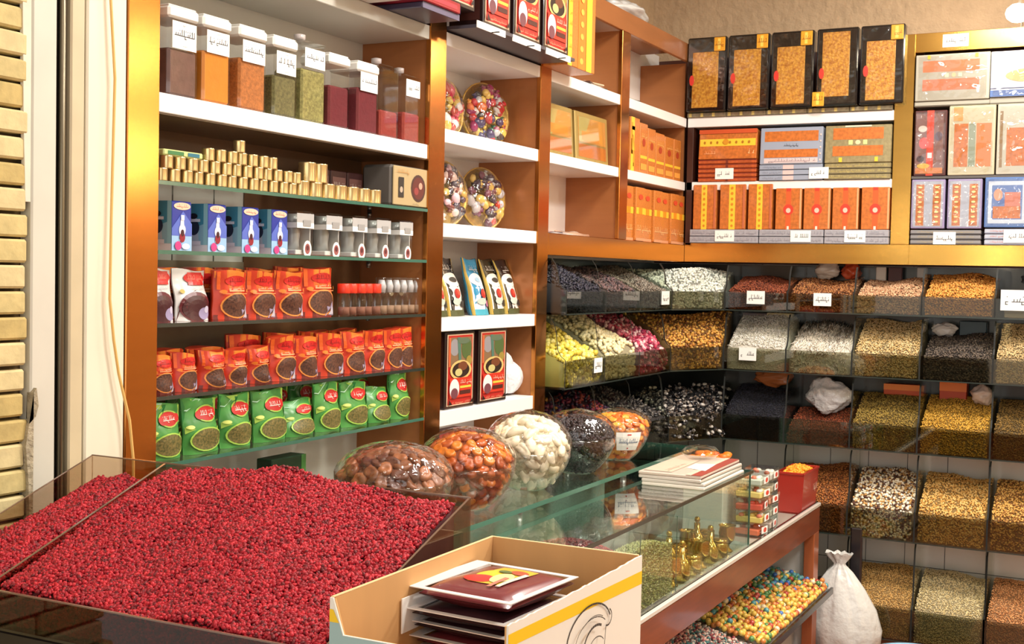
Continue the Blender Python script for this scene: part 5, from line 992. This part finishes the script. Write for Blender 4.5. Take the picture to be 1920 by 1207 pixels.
t = thing('cardboard_box', 'white topped box beneath the orange dried fruit behind the clear boxes', 'box', (-1.68, 5.22, .685)); b = MB(); b.cbox(-.09, -.10, 0, .09, .10, .27, K(206, 206, 196, .5), .004); b.build('body', t); b = MB(); b.cbox(-.093, -.103, .2705, .093, .103, .296, K(226, 226, 216, .5), .003); b.build('lid', t)
t = thing('red_tub', 'red square plastic tub heaped with orange pieces at the end of the counter', 'tub', (-1.415, 5.955, .6845), PI / 2)
RT = K(158, 38, 27, .35, coat=.3)
b = MB(); w2, d2, h2 = .145, .13, .19
V = [(-w2 + .01, .01, 0), (w2 - .01, .01, 0), (w2 - .01, d2 - .01, 0), (-w2 + .01, d2 - .01, 0), (-w2, 0, h2), (w2, 0, h2), (w2, d2, h2), (-w2, d2, h2)]
b.add(V, [(3, 2, 1, 0), (0, 1, 5, 4), (1, 2, 6, 5), (2, 3, 7, 6), (3, 0, 4, 7)], RT); b.add([(-w2 + .012, .012, h2 - .02), (w2 - .012, .012, h2 - .02), (w2 - .012, d2 - .012, h2 - .02), (-w2 + .012, d2 - .012, h2 - .02)], [(0, 1, 2, 3)], K(206, 110, 30, .6))
b.cbox(-w2 - .003, -.003, h2 - .012, w2 + .003, .006, h2, RT, .002); b.cbox(w2 - .004, 0, h2 - .012, w2 + .003, d2, h2, RT, .002); b.cbox(-w2 - .003, 0, h2 - .012, -w2 + .004, d2, h2, RT, .002)
art(b, 2 * w2, h2, [('s', .62, .40, .90, .62, 8, 6, K(226, 200, 180)), ('s', .66, .70, .84, .76, 9, 4, K(220, 150, 120))], y=.0); b.build('tub_body', t)
heap('dried_fruit_pile', 'orange dried fruit heaped in the red tub', 'dried fruit', lambda u, v: .852 + .02 * np.sin(PI * u) * np.sin(PI * v) + .015 * np.sin(PI * u), [(-1.428, 5.822), (-1.428, 6.088), (-1.533, 6.088), (-1.533, 5.822)], 300, (.012, .008, .005), [(244, 150, 24), (232, 130, 20), (250, 168, 50)], 8, 'ell', z0=.84, front=0)
# candy balls and mixed sweets on the slanted tray
BC = [((220, 186, 84), 'yellow'), ((210, 130, 62), 'orange'), ((84, 150, 156), 'teal'), ((84, 132, 74), 'green'), ((176, 70, 56), 'red'), ((232, 216, 176), 'cream'), ((60, 110, 180), 'blue')]
rr = random.Random(12); ball = {}
def ballz(x, y): return .288 + .203 * (-1.325 - x) + .0135
nb = 0; BR_ = .0125
rest = []
for r_ in range(16):
    for c in range(46):
        x = -1.345 - r_ * .0235 + rr.uniform(-.003, .003); y = 4.92 + c * .0245 + (r_ % 2) * .012 + rr.uniform(-.003, .003)
        if y > 6.035: continue
        far = (y - 4.92) / 1.1; up = r_ / 14
        wts = [.5, .28, .02, .05, .06, .08, .01] if far + up < .95 else ([.05, .10, .30, .2, .14, .10, .11] if far + up > 1.25 else [.25, .3, .05, .15, .15, .08, .02])
        ci = rr.choices(range(7), wts)[0]; z = ballz(x, y) + rr.uniform(0, .008) + (.012 if rr.random() < .2 else 0)
        px_vis = (r_ < 14)
        if nb >= 300 or (r_ >= 8 and y < 5.2) or r_ > 11: rest.append((x, y, z, ci)); continue
        if ci not in ball:
            b = MB(); b.ell((0, 0, 0), (BR_, BR_, BR_), K(*BC[ci][0], .25, coat=.5), 12, 8); o = b.build('candy_ball'); ball[ci] = o
        else: o = ball[ci].copy(); COL.objects.link(o)
        o.location = (x, y, z); tag(o, '%s candy ball on the slanted tray under the counter beam' % BC[ci][1], 'candy', '%s candy balls on the slanted tray' % BC[ci][1]); nb += 1
b = MB()
for x, y, z, ci in rest: b.ell((x, y, z), (BR_, BR_, BR_), K(*BC[ci][0], .25, coat=.5), 10, 6)
tag(b.build('candy_balls'), 'remaining mixed colour candy balls at the back of the slanted tray', 'candy', None, 'stuff')
heap('mixed_candies', 'small pink, white and grey mixed candies on the left half of the slanted tray', 'candy', lambda u, v: .300 + .108 * v + .018 * np.sin(9 * u) * np.sin(PI * v), [(-1.342, 3.6), (-1.342, 4.90), (-1.86, 4.90), (-1.86, 3.6)], 6500, (.010, .0065, .006), [(216, 150, 136), (206, 196, 186), (150, 60, 70), (110, 110, 110), (232, 206, 190), (70, 130, 130)], 19, 'ell', z0=.292, front=.12, rough=.3, coat=.4)
# ================================================================== bowls
BG = glass('bowl_acrylic', (.95, .95, .95), 1.0, .03, .1)
def prof_r(z, R_, H_): return R_ * (.42 + .58 * math.sin(PI / 2 * min(1, max(0, z / H_))) ** .8)
def bowl(label, y, R_, H_=.135, dome=.12, x=-1.90):
    t = thing('glass_bowl', label, 'bowl', (x, y, 1.0395)); b = MB(); N_ = 10
    pr = [(.001, .001), (R_ * .42, .0015)] + [(prof_r(H_ * i / N_, R_, H_), H_ * i / N_ + .002) for i in range(1, N_ + 1)] + [(R_ - .004, H_ + .002)] + [(prof_r(H_ * i / N_, R_, H_) - .004, H_ * i / N_ + .004) for i in range(N_ - 1, 0, -1)]
    b.lathe(pr, 40, BG, close=False); b.build('bowl_body', t)
    b = MB(); pr = [(R_ + .001, H_ - .02), (R_ + .002, H_ + .004)] + [(R_ * math.cos(a) + .006, H_ + .006 + (dome + .012) * math.sin(a)) for a in [PI / 2 * i / 8 for i in range(1, 8)]] + [(.001, H_ + dome + .022)]
    b.lathe(pr, 36, FILM, close=False); b.build('cling_film', t); return t
def fillbowl(protos, labels, groups, y, R_, H_, dome, n, pr_, seed, x=-1.90, shell=1.0):
    rr = random.Random(seed); pts = []; base = 1.0395; tries = 0
    while len(pts) < n and tries < 60000:
        tries += 1; a = rr.uniform(0, 2 * PI)
        if rr.random() < .55:
            th = math.acos(rr.random()); r_ = (R_ - pr_ * .9) * math.sin(th); z = H_ + (dome - pr_ * .4) * math.cos(th)
        else:
            z = rr.uniform(pr_ * .9, H_); r_ = prof_r(z, R_, H_) - pr_ * 1.0 - .004
        p = (x + r_ * math.cos(a), y + r_ * math.sin(a), base + z)
        if all((p[0] - q[0]) ** 2 + (p[1] - q[1]) ** 2 + (p[2] - q[2]) ** 2 > (pr_ * 1.32) ** 2 for q in pts): pts.append(p)
    us = set()
    for i, p in enumerate(pts):
        k = rr.randrange(len(protos)); d = Vector((p[0] - x, p[1] - y, (p[2] - base - H_ * .5) * 1.2)).normalized(); q = d.to_track_quat('Z', 'Y') @ Matrix.Rotation(rr.uniform(0, 6.28), 4, 'Z').to_quaternion() @ Matrix.Rotation(rr.uniform(-.4, .4), 4, 'X').to_quaternion()
        if k not in us: us.add(k); o = protos[k]
        else: o = protos[k].copy(); COL.objects.link(o)
        o.location = p; o.rotation_euler = q.to_euler(); tag(o, labels[k], groups[k][0], groups[k][1])
def blob(name, r, m, seed, amp=.12, dent=0.):
    b = MB(); b.ell((0, 0, 0), r, m, 12, 8); R = random.Random(seed); ph = [(R.uniform(1, 4), R.uniform(1, 4), R.uniform(1, 4), R.uniform(0, 6)) for _ in range(4)]; V = []
    for (x_, y_, z_) in b.v:
        u, v, w_ = x_ / r[0], y_ / r[1], z_ / r[2]; f = 1 + amp * sum(math.sin(a * u + c * v + d * w_ + e) for a, c, d, e in ph) / 2
        V.append((x_ * f, y_ * f, z_ * f - (dent * r[2] * max(0, 1 - (u * u + v * v) * 2) if z_ > 0 else 0)))
    b.v = V; return b.build(name)
BOW = [(3.00, .168, .150, .090), (3.43, .152, .138, .100), (3.86, .150, .135, .118), (4.285, .142, .135, .085), (4.685, .130, .140, .050)]
bowl('round bowl of brown dried figs under film, nearest the barberry bin', *BOW[0]); bowl('round bowl of orange dried apricots under film', *BOW[1]); bowl('round bowl of white dried pieces heaped into a ball under film', *BOW[2])
bowl('round bowl of black raisins under film between the white and orange bowls', *BOW[3]); t5 = bowl('round bowl of orange dried fruit with a white paper label', *BOW[4])
PR = [blob('dried_fig', (.026, .022, .015), mat('fig_brown', (140, 84, 52), .45, noise=(60, .4), coat=.1), 1, .2, .5), blob('dried_fig', (.028, .020, .014), mat('fig_dark', (104, 58, 40), .45, noise=(60, .4), coat=.1), 2, .2, .4), blob('dried_fig', (.024, .022, .016), mat('fig_tan', (168, 104, 66), .45, noise=(60, .3), coat=.1), 3, .2, .5)]
fillbowl(PR, ['brown dried fig in the nearest bowl', 'dark brown dried fig in the nearest bowl', 'tan dried fig in the nearest bowl'], [('dried fruit', 'brown dried figs in the bowl'), ('dried fruit', 'dark dried figs in the bowl'), ('dried fruit', 'tan dried figs in the bowl')], 3.00, .168, .150, .090, 150, .024, 1)
PR = [blob('dried_apricot', (.021, .018, .012), mat('apricot_orange', (214, 120, 34), .35, coat=.2), 4, .12, .5), blob('dried_apricot', (.022, .017, .012), mat('apricot_amber', (184, 86, 26), .35, coat=.2), 5, .12, .4), blob('dried_apricot', (.020, .018, .013), mat('apricot_brown', (146, 62, 24), .35, coat=.2), 6, .14, .5)]
fillbowl(PR, ['bright orange dried apricot in the second bowl', 'amber dried apricot in the second bowl', 'brown-orange dried apricot in the second bowl'], [('dried fruit', 'bright dried apricots'), ('dried fruit', 'amber dried apricots'), ('dried fruit', 'brown dried apricots')], 3.43, .152, .138, .100, 170, .020, 2)
def curl(seed):
    b = MB(); R = random.Random(seed); L_ = R.uniform(.034, .040); b.ell((0, 0, 0), (L_, .020, .016), mat('cream_white_dried', (238, 228, 200), .5, noise=(14, .08)), 12, 8)
    b.v = [(x_, y_ + 8 * x_ * x_ - .004, z_ + .002 * math.sin(x_ * 180) - (.004 if abs(y_) < .006 and z_ > 0 else 0)) for x_, y_, z_ in b.v]; return b.build('dried_white_piece')
fillbowl([curl(1), curl(2)], ['creamy white curled dried piece in the white bowl', 'creamy white curled dried piece in the white bowl'], [('dried fruit', 'white curled dried pieces')] * 2, 3.86, .150, .135, .118, 100, .027, 3)
PR = [blob('dried_fruit_slice', (.020, .016, .007), mat('fruit_orange', (238, 138, 44), .35, coat=.3), 7, .15, .3), blob('dried_fruit_slice', (.018, .016, .008), mat('fruit_redorange', (222, 104, 34), .35, coat=.3), 8, .15, .3), blob('dried_fruit_slice', (.018, .015, .008), mat('fruit_yellow', (238, 164, 60), .35, coat=.3), 9, .15, .3)]
fillbowl(PR, ['orange dried fruit slice in the labelled bowl', 'red-orange dried fruit slice in the labelled bowl', 'yellow dried fruit slice in the labelled bowl'], [('dried fruit', 'orange slices in the labelled bowl'), ('dried fruit', 'red-orange slices in the labelled bowl'), ('dried fruit', 'yellow slices in the labelled bowl')], 4.685, .130, .140, .050, 150, .0165, 4)
# solid cores so the bowls are full
for (y, R_, H_, dm), c, nm, tx in zip(BOW, [(110, 62, 40), (150, 70, 26), (206, 192, 160), (30, 24, 26), (206, 100, 30)], ['dried_fig_bed', 'dried_apricot_bed', 'dried_white_bed', 'raisin_bed', 'dried_fruit_bed'],
                                  ['bed of brown figs filling the nearest bowl', 'bed of apricots filling the second bowl', 'bed of white dried pieces filling the third bowl', 'bed of raisins filling the fourth bowl', 'bed of orange fruit filling the labelled bowl']):
    b = MB(); m = mat('bed_%d_%d_%d' % c, c, .6, noise=(90, .4), bump=(60, .8, .01)); pr = [(.001, .012)] + [(prof_r(H_ * i / 8, R_, H_) - .018, H_ * i / 8 + (.012 if i == 0 else .0)) for i in range(9)] + [((R_ - .018) * math.cos(a), H_ + (dm - .014) * math.sin(a)) for a in [PI / 2 * i / 7 for i in range(1, 7)]] + [(.001, H_ + dm - .014)]
    b.lathe(pr, 32, m, close=False); o = b.build(nm, None, (-1.90, y, 1.0395)); tag(o, tx, 'dried fruit', None, 'stuff')
rng = np.random.default_rng(5); y, R_, H_, dm = BOW[3]; n = 2600; a = rng.uniform(0, 2 * PI, n); k = rng.random(n) < .5; th = np.arccos(rng.random(n)); zz = rng.uniform(.01, H_, n)
rr_ = np.where(k, (R_ - .010) * np.sin(th), np.array([prof_r(z, R_, H_) for z in zz]) - .012); zz = np.where(k, H_ + (dm - .006) * np.cos(th), zz)
me = grain_mesh('raisins', np.column_stack([rr_ * np.cos(a), rr_ * np.sin(a), zz]), (.0085, .006, .005), [mat('raisin_a', (38, 28, 34), .5), mat('raisin_b', (26, 20, 28), .5), mat('raisin_c', (48, 36, 40), .5)], rng, 'ell')
o = bpy.data.objects.new('raisins', me); COL.objects.link(o); o.location = (-1.90, y, 1.0395); tag(o, 'black raisins heaped in the fourth bowl', 'dried fruit', None, 'stuff')
b = MB(); pts = []; W_, H2 = .105, .075
def PL(u, v, k): a = (u - .5) * W_ / .132; z = .050 + v * H2; r_ = prof_r(z, .130, .140) + .003 + k; return (r_ * math.sin(a), -r_ * math.cos(a), z)
art(b, W_, H2, [('r', 0, 0, 1, 1, PAPER), ('s', .1, .32, .92, .66, 14, 8, K(40, 70, 120)), ('r', .42, .84, .58, .9, REDINK), ('e', .5, .12, .03, .04, REDINK)], P=PL); o = b.build('paper_label', t5); o.rotation_euler = (0, 0, math.radians(42))
# serving scoop behind the black bowl
t = thing('metal_tongs', 'thin metal tongs lying behind the black raisin bowl', 'tongs', (-2.02, 4.12, 1.25)); t.location = (0, 0, 0)
b = MB(); b.tube([(-2.16, 4.02, 1.20), (-2.05, 4.13, 1.215), (-1.97, 4.22, 1.222)], .0035, K(190, 190, 188, .2, .9)); b.build('arm', t); b = MB(); b.tube([(-2.165, 4.06, 1.20), (-2.055, 4.16, 1.215), (-1.97, 4.245, 1.222)], .0035, K(190, 190, 188, .2, .9)); b.build('arm', t)
# ================================================================== barberry display bin
bb = thing('berry_display_bin', 'large smoky acrylic bin with sloping sides, full of red barberries', 'bin')
def wallYZ(x0, x1, name, top=0.):
    b = MB(); b.prism([(1.62, 1.105), (2.10, 1.105), (2.10, 1.345 + top), (1.62, 1.172 + top)], 'x', x0, x1, G_SMOKE); b.prism([(1.62, 1.1722 + top), (2.10, 1.3452 + top), (2.10, 1.3465 + top), (1.62, 1.1735 + top)], 'x', x0, x1, mat('acrylic_edge', (112, 88, 74), .2, coat=.4)); b.build(name, bb)
wallYZ(-2.147, -2.143, 'side_wall'); wallYZ(-1.929, -1.924, 'divider'); wallYZ(-1.160, -1.156, 'side_wall')
ED = MC['acrylic_edge']
b = MB(); b.box(-2.147, 2.100, 1.105, -1.156, 2.104, 1.345, G_SMOKE); b.box(-2.147, 2.0995, 1.345, -1.156, 2.1045, 1.3475, ED); b.build('back_wall', bb)
b = MB(); b.box(-2.147, 1.615, 1.105, -1.156, 1.619, 1.172, glass('dark_smoky_acrylic', (.52, .40, .34), .9, f0=.06)); b.box(-2.147, 1.6145, 1.172, -1.156, 1.6195, 1.1745, ED); b.build('front_wall', bb)
b = MB(); b.box(-2.147, 1.615, 1.100, -1.156, 2.104, 1.1048, BLACK); b.build('floor', bb)
BER = [(170, 16, 38), (142, 12, 30), (194, 34, 48), (104, 8, 22)]
heap('barberries', 'big mound of bright red dried barberries in the smoky bin', 'dried berries', lambda u, v: 1.158 + .168 * v + .034 * np.sin(PI * np.clip(u * .95 + .08, 0, 1)) ** .8 * v + .006 * np.sin(11 * u + 3 * v) + .004 * np.sin(23 * u - 9 * v) + .006 * (1 - v), [(-1.918, 1.628), (-1.166, 1.628), (-1.166, 2.092), (-1.918, 2.092)], 34000, (.0056, .0034, .0027), BER, 3, 'ell', z0=1.106, front=.10, basecol=(70, 6, 14), wts=[.36, .30, .2, .14], rough=.6, jit=.3, relief=2.2)  # dark red base colour paints the shaded gaps between the berries
heap('barberries', 'narrow heap of red barberries left of the divider in the smoky bin', 'dried berries', lambda u, v: 1.150 + .135 * v + .018 * np.sin(PI * u) + .012 * u + .004 * np.sin(17 * u + 5 * v), [(-2.136, 1.628), (-1.936, 1.628), (-1.936, 2.092), (-2.136, 2.092)], 9500, (.0056, .0034, .0027), BER, 4, 'ell', z0=1.106, front=.10, basecol=(70, 6, 14), wts=[.36, .30, .2, .14], rough=.6, jit=.3, relief=2.2)
b = MB(); b.cbox(-2.15, 1.62, -.06, -1.155, 2.11, 1.098, mat('black_stand', (26, 20, 18), .35), .004); tag(b.build('display_stand'), 'black stand carrying the barberry bin', 'stand')
# ================================================================== open carton with packets
KR = mat('kraft_cardboard', (206, 158, 102), .75, noise=(14, .08), stretch=(1, 1, .2)); CW = mat('white_carton_print', (226, 222, 212), .6); YS = K(232, 192, 20, .5); TL = K(150, 178, 178, .6)
cb = thing('open_carton', 'open cardboard carton, white outside with a yellow band, holding dark packets', 'carton')
x0, x1, y0, y1, z0, z1 = -1.124, -.812, 1.598, 2.133, .975, 1.270
b = MB(); b.box(x0, y0, z0, x0 + .003, y1, z1, CW); b.box(x0 + .003, y0 + .003, z0, x0 + .006, y1 - .003, z1 - .0005, KR); b.box(x0, y0, z1, x0 + .006, y1, z1 + .0012, K(226, 190, 140, .7)); b.build('left_wall', cb)
b = MB(); b.box(x0 + .006, y1 - .003, z0, x1 - .006, y1, z1, CW); b.box(x0 + .006, y1 - .006, z0, x1 - .006, y1 - .003, z1, KR); b.box(x0 + .006, y1 - .006, z1, x1 - .006, y1, z1 + .0012, K(226, 190, 140, .7)); b.build('back_wall', cb)
b = MB(); top = []; R = random.Random(8); n = 44
for i in range(n + 1): top.append((y0 + (y1 - y0) * i / n, z1 + .001 + R.uniform(-.0016, .0006) - .002 * math.sin(PI * i / n)))
b.prism([(y0, z0)] + [(y1, z0)] + top[::-1], 'x', x1 - .003, x1, CW); b.prism([(y0 + .003, z0)] + [(y1, z0)] + [(p[0], p[1] - .0015) for p in top[::-1]], 'x', x1 - .006, x1 - .003, KR)
def PX(u, v, k): return (x1 + k, y0 + u * (y1 - y0), z0 + v * (z1 - z0))
HZ = z1 - z0; vv = lambda z: (z - z0) / HZ
LG_ = []; YC = lambda y: (y - y0) / (y1 - y0)
def stroke(pts, th):          # thick ink line on the carton side
    out = []
    for (a, c), (e, f) in zip(pts, pts[1:]):
        dy, dz = e - a, f - c; L_ = math.hypot(dy, dz) + 1e-9; nx, nz = -dz / L_ * th, dy / L_ * th
        out.append(('p', [(YC(a + nx), vv(c + nz)), (YC(a - nx), vv(c - nz)), (YC(e - nx), vv(f - nz)), (YC(e + nx), vv(f + nz))], K(50, 48, 48, .6)))
    return out
arc = lambda cy, cz, ry, rz_, a0, a1, n=14: [(cy + ry * math.cos(math.radians(a0 + (a1 - a0) * i / n)), cz + rz_ * math.sin(math.radians(a0 + (a1 - a0) * i / n))) for i in range(n + 1)]
for pts_, th in ((arc(1.893, 1.180, .090, .053, 200, 20), .0016), (arc(1.965, 1.197, .018, .014, 60, -120, 8), .0014), (arc(1.893, 1.172, .068, .040, 195, 40), .0009), (arc(1.900, 1.165, .045, .034, 190, 60), .0022), (arc(1.90, 1.16, .03, .02, 180, 30), .001), ([(1.935, 1.192), (1.93, 1.16), (1.93, 1.12)], .0012), ([(1.805, 1.165), (1.808, 1.12), (1.83, 1.06)], .0014), (arc(1.88, 1.19, .05, .03, 120, 50), .0007)):
    LG_ += stroke(pts_, th)
art(b, y1 - y0, HZ, [('p', [(0, vv(1.238)), (1, vv(1.218)), (1, vv(1.242)), (0, vv(1.257))], YS)] + LG_, P=PX, eps=.0004)
b.build('right_wall', cb)
b = MB(); f = [(x0, z0), (x1, z0), (x1, 1.214), (-1.098, 1.214), (x0 + .006, z1), (x0, z1)]
b.prism(f, 'y', y0 - .003, y0, CW); b.prism([(x0 + .003, z0), (x1 - .003, z0), (x1 - .003, 1.2135), (-1.098, 1.2135), (x0 + .008, z1 - .002), (x0 + .003, z1 - .002)], 'y', y0, y0 + .003, KR)
b.add([(x0, y0 - .0034, z0), (x1, y0 - .0034, z0), (x1, y0 - .0034, 1.213), (-1.099, y0 - .0034, 1.213), (-1.106, y0 - .0034, 1.232), (x0, y0 - .0034, 1.232)], [(0, 1, 2, 3, 4, 5)], TL)
b.add([(x0, y0 - .0038, 1.232), (-1.106, y0 - .0038, 1.232), (-1.117, y0 - .0038, 1.252), (x0, y0 - .0038, 1.252)], [(0, 1, 2, 3)], YS); b.build('front_wall', cb)
b = MB(); b.box(x0 + .006, y0 + .003, z0, x1 - .006, y1 - .006, z0 + .004, KR); b.build('base', cb)
b = MB(); b.cbox(-1.13, 1.58, -.06, -.806, 2.14, .974, REDWOOD, .004); tag(b.build('display_stand'), 'low brown stand under the open carton', 'stand')
# packets stacked in the carton
PKM = K(112, 44, 50, .3, coat=.5); PKD = K(58, 34, 40, .3, coat=.4); FW = K(232, 228, 226, .3, coat=.4)
def packet(k, top_=False):
    t = thing('spice_packet', '', 'packet', group='dark packets stacked in the carton'); w_, d_, h = .184, .220, .036 if top_ else .0255
    b = MB(); n = 12; V = []; F = []
    for s_ in (1, -1):
        for j in range(n + 1):
            for i in range(n + 1):
                u, v = i / n, j / n; e = (math.sin(PI * u) * math.sin(PI * v)) ** .22; V.append(((u - .5) * w_, (v - .5) * d_, h / 2 + s_ * (h / 2 * e - .0004 + .0008) + .0015 * math.sin(9 * u + k) * math.sin(7 * v)))
    M_ = (n + 1) ** 2
    for j in range(n):
        for i in range(n): a = j * (n + 1) + i; F.append((a, a + 1, a + n + 2, a + n + 1)); F.append((M_ + a, M_ + a + n + 1, M_ + a + n + 2, M_ + a + 1))
    b.add(V, F, PKM if top_ or k % 3 == 0 else PKD, True); b.build('bag', t)
    b = MB(); f_ = .003; wo, do = w_ * .5 + .006, d_ * .5 + .006
    b.box(-wo - .022, -do, h * .78, -w_ * .47, do, h * .78 + .0015, FW); b.box(w_ * .47, -do, h * .78, wo, do, h * .78 + .0015, FW); b.box(-w_ * .47, -do, h * .78, w_ * .47, -d_ * .47, h * .78 + .0015, FW); b.box(-w_ * .47, d_ * .47, h * .78, w_ * .47, do, h * .78 + .0015, FW); b.build('sealed_rim', t)
    if top_:
        b = MB()
        def P3(u, v, kk): e = (math.sin(PI * u) * math.sin(PI * v)) ** .22; return ((u - .5) * w_, (v - .5) * d_, h / 2 + h / 2 * e + .001 + kk + .0015 * math.sin(9 * u + k) * math.sin(7 * v))
        art(b, w_, d_, [('r', .30, .30, .70, .86, K(206, 176, 60, .3)), ('e', .42, .56, .18, .16, K(226, 196, 40, .3)), ('e', .36, .40, .16, .10, K(196, 44, 40, .3)), ('e', .56, .48, .10, .14, K(224, 210, 150, .3)), ('e', .6, .70, .09, .07, K(176, 84, 60, .3)), ('r', .66, .24, .71, .7, K(226, 206, 200, .3)), ('r', .58, .22, .63, .5, K(206, 120, 100, .3)), ('e', .48, .64, .07, .04, K(90, 110, 60, .3))], P=P3, eps=.0006)
        b.build('printed_picture', t)
    return t
pk = [packet(0), packet(1), packet(2)]
N_ = 9; R = random.Random(3)
for k in range(N_):
    z = .9795 + k * .0257; loc = (-1.005 + R.uniform(-.006, .006), 1.925 + R.uniform(-.010, .010), z); rz = -.10 + R.uniform(-.05, .05)
    lab = '%s dark packet counted from the bottom of the pile in the open carton' % ORD[k]
    if k < 3: o = pk[k]; o.location = loc; o.rotation_euler = (0, 0, rz); o['label'] = lab
    else: o = dup(pk[k % 3], loc, (0, 0, rz), lab)
o = packet(7, True); o.location = (-1.002, 1.928,   .9795 + N_ * .0257); o.rotation_euler = (0, 0, -.08); o['label'] = 'topmost maroon packet with a yellow and red food picture in the open carton'
b = MB(); b.box(-.001, -.16, 0, .001, .16, .06, K(232, 230, 226, .5)); o = b.build('paper_sheet'); o.location = (-1.1135, 1.95, 1.165); tag(o, 'white paper sheet slipped between the packets and the left carton wall', 'paper')
# ================================================================== floor items by the counter end
b = MB(); R = random.Random(2)
pr = [(.001, 0), (.15, .002), (.195, .05), (.20, .14), (.175, .25), (.125, .36), (.070, .44), (.034, .475), (.030, .49), (.062, .525), (.075, .545)]
b.lathe(pr, 48, mat('milky_plastic', (210, 210, 206), .32, coat=.3, bump=(16, .5, .02)), close=False, sy=.52)
V = []
for (x_, y_, z_) in b.v:
    a_ = math.atan2(y_, x_); k_ = 1 + (.05 * math.sin(5 * a_ + 9 * z_) + .06 * math.sin(11 * a_ + 4 * z_) * min(1, z_ / .3) + .03 * math.sin(19 * a_)) * min(1, z_ / .05); V.append((x_ * k_ - .05 * z_, y_ * min(k_, 1.04), z_ + .006 * math.sin(7 * a_) * (z_ > .4)))
b.v = V; o = b.build('plastic_sack'); o.scale = (.90, .95, .90); o.location = (-1.305, 6.228, -.058); tag(o, 'large milky white plastic sack on the floor at the counter end', 'sack')
b = MB(); b.cbox(-.03, 0, 0, .03, .03, .60, K(30, 26, 30, .3, coat=.3), .008); o = b.build('dark_post'); o.location = (-1.275, 6.345, -.058); tag(o, 'dark upright post between the white sack and the bottom bins', 'post')
t = thing('basin', 'pale blue plastic basin at the bottom edge of the photo', 'basin', (-.90, 5.86, -.059)); BL = K(150, 196, 226, .35, coat=.2)
b = MB(); b.lathe([(.001, .001), (.12, .001), (.17, .13), (.185, .140), (.187, .146), (.170, .146), (.150, .12), (.11, .008), (.001, .006)], 32, BL, close=False); b.build('tub_body', t)
b = MB(); b.lathe([(.001, .100), (.145, .100)], 24, K(196, 214, 224, .1), close=False); b.build('contents', t)
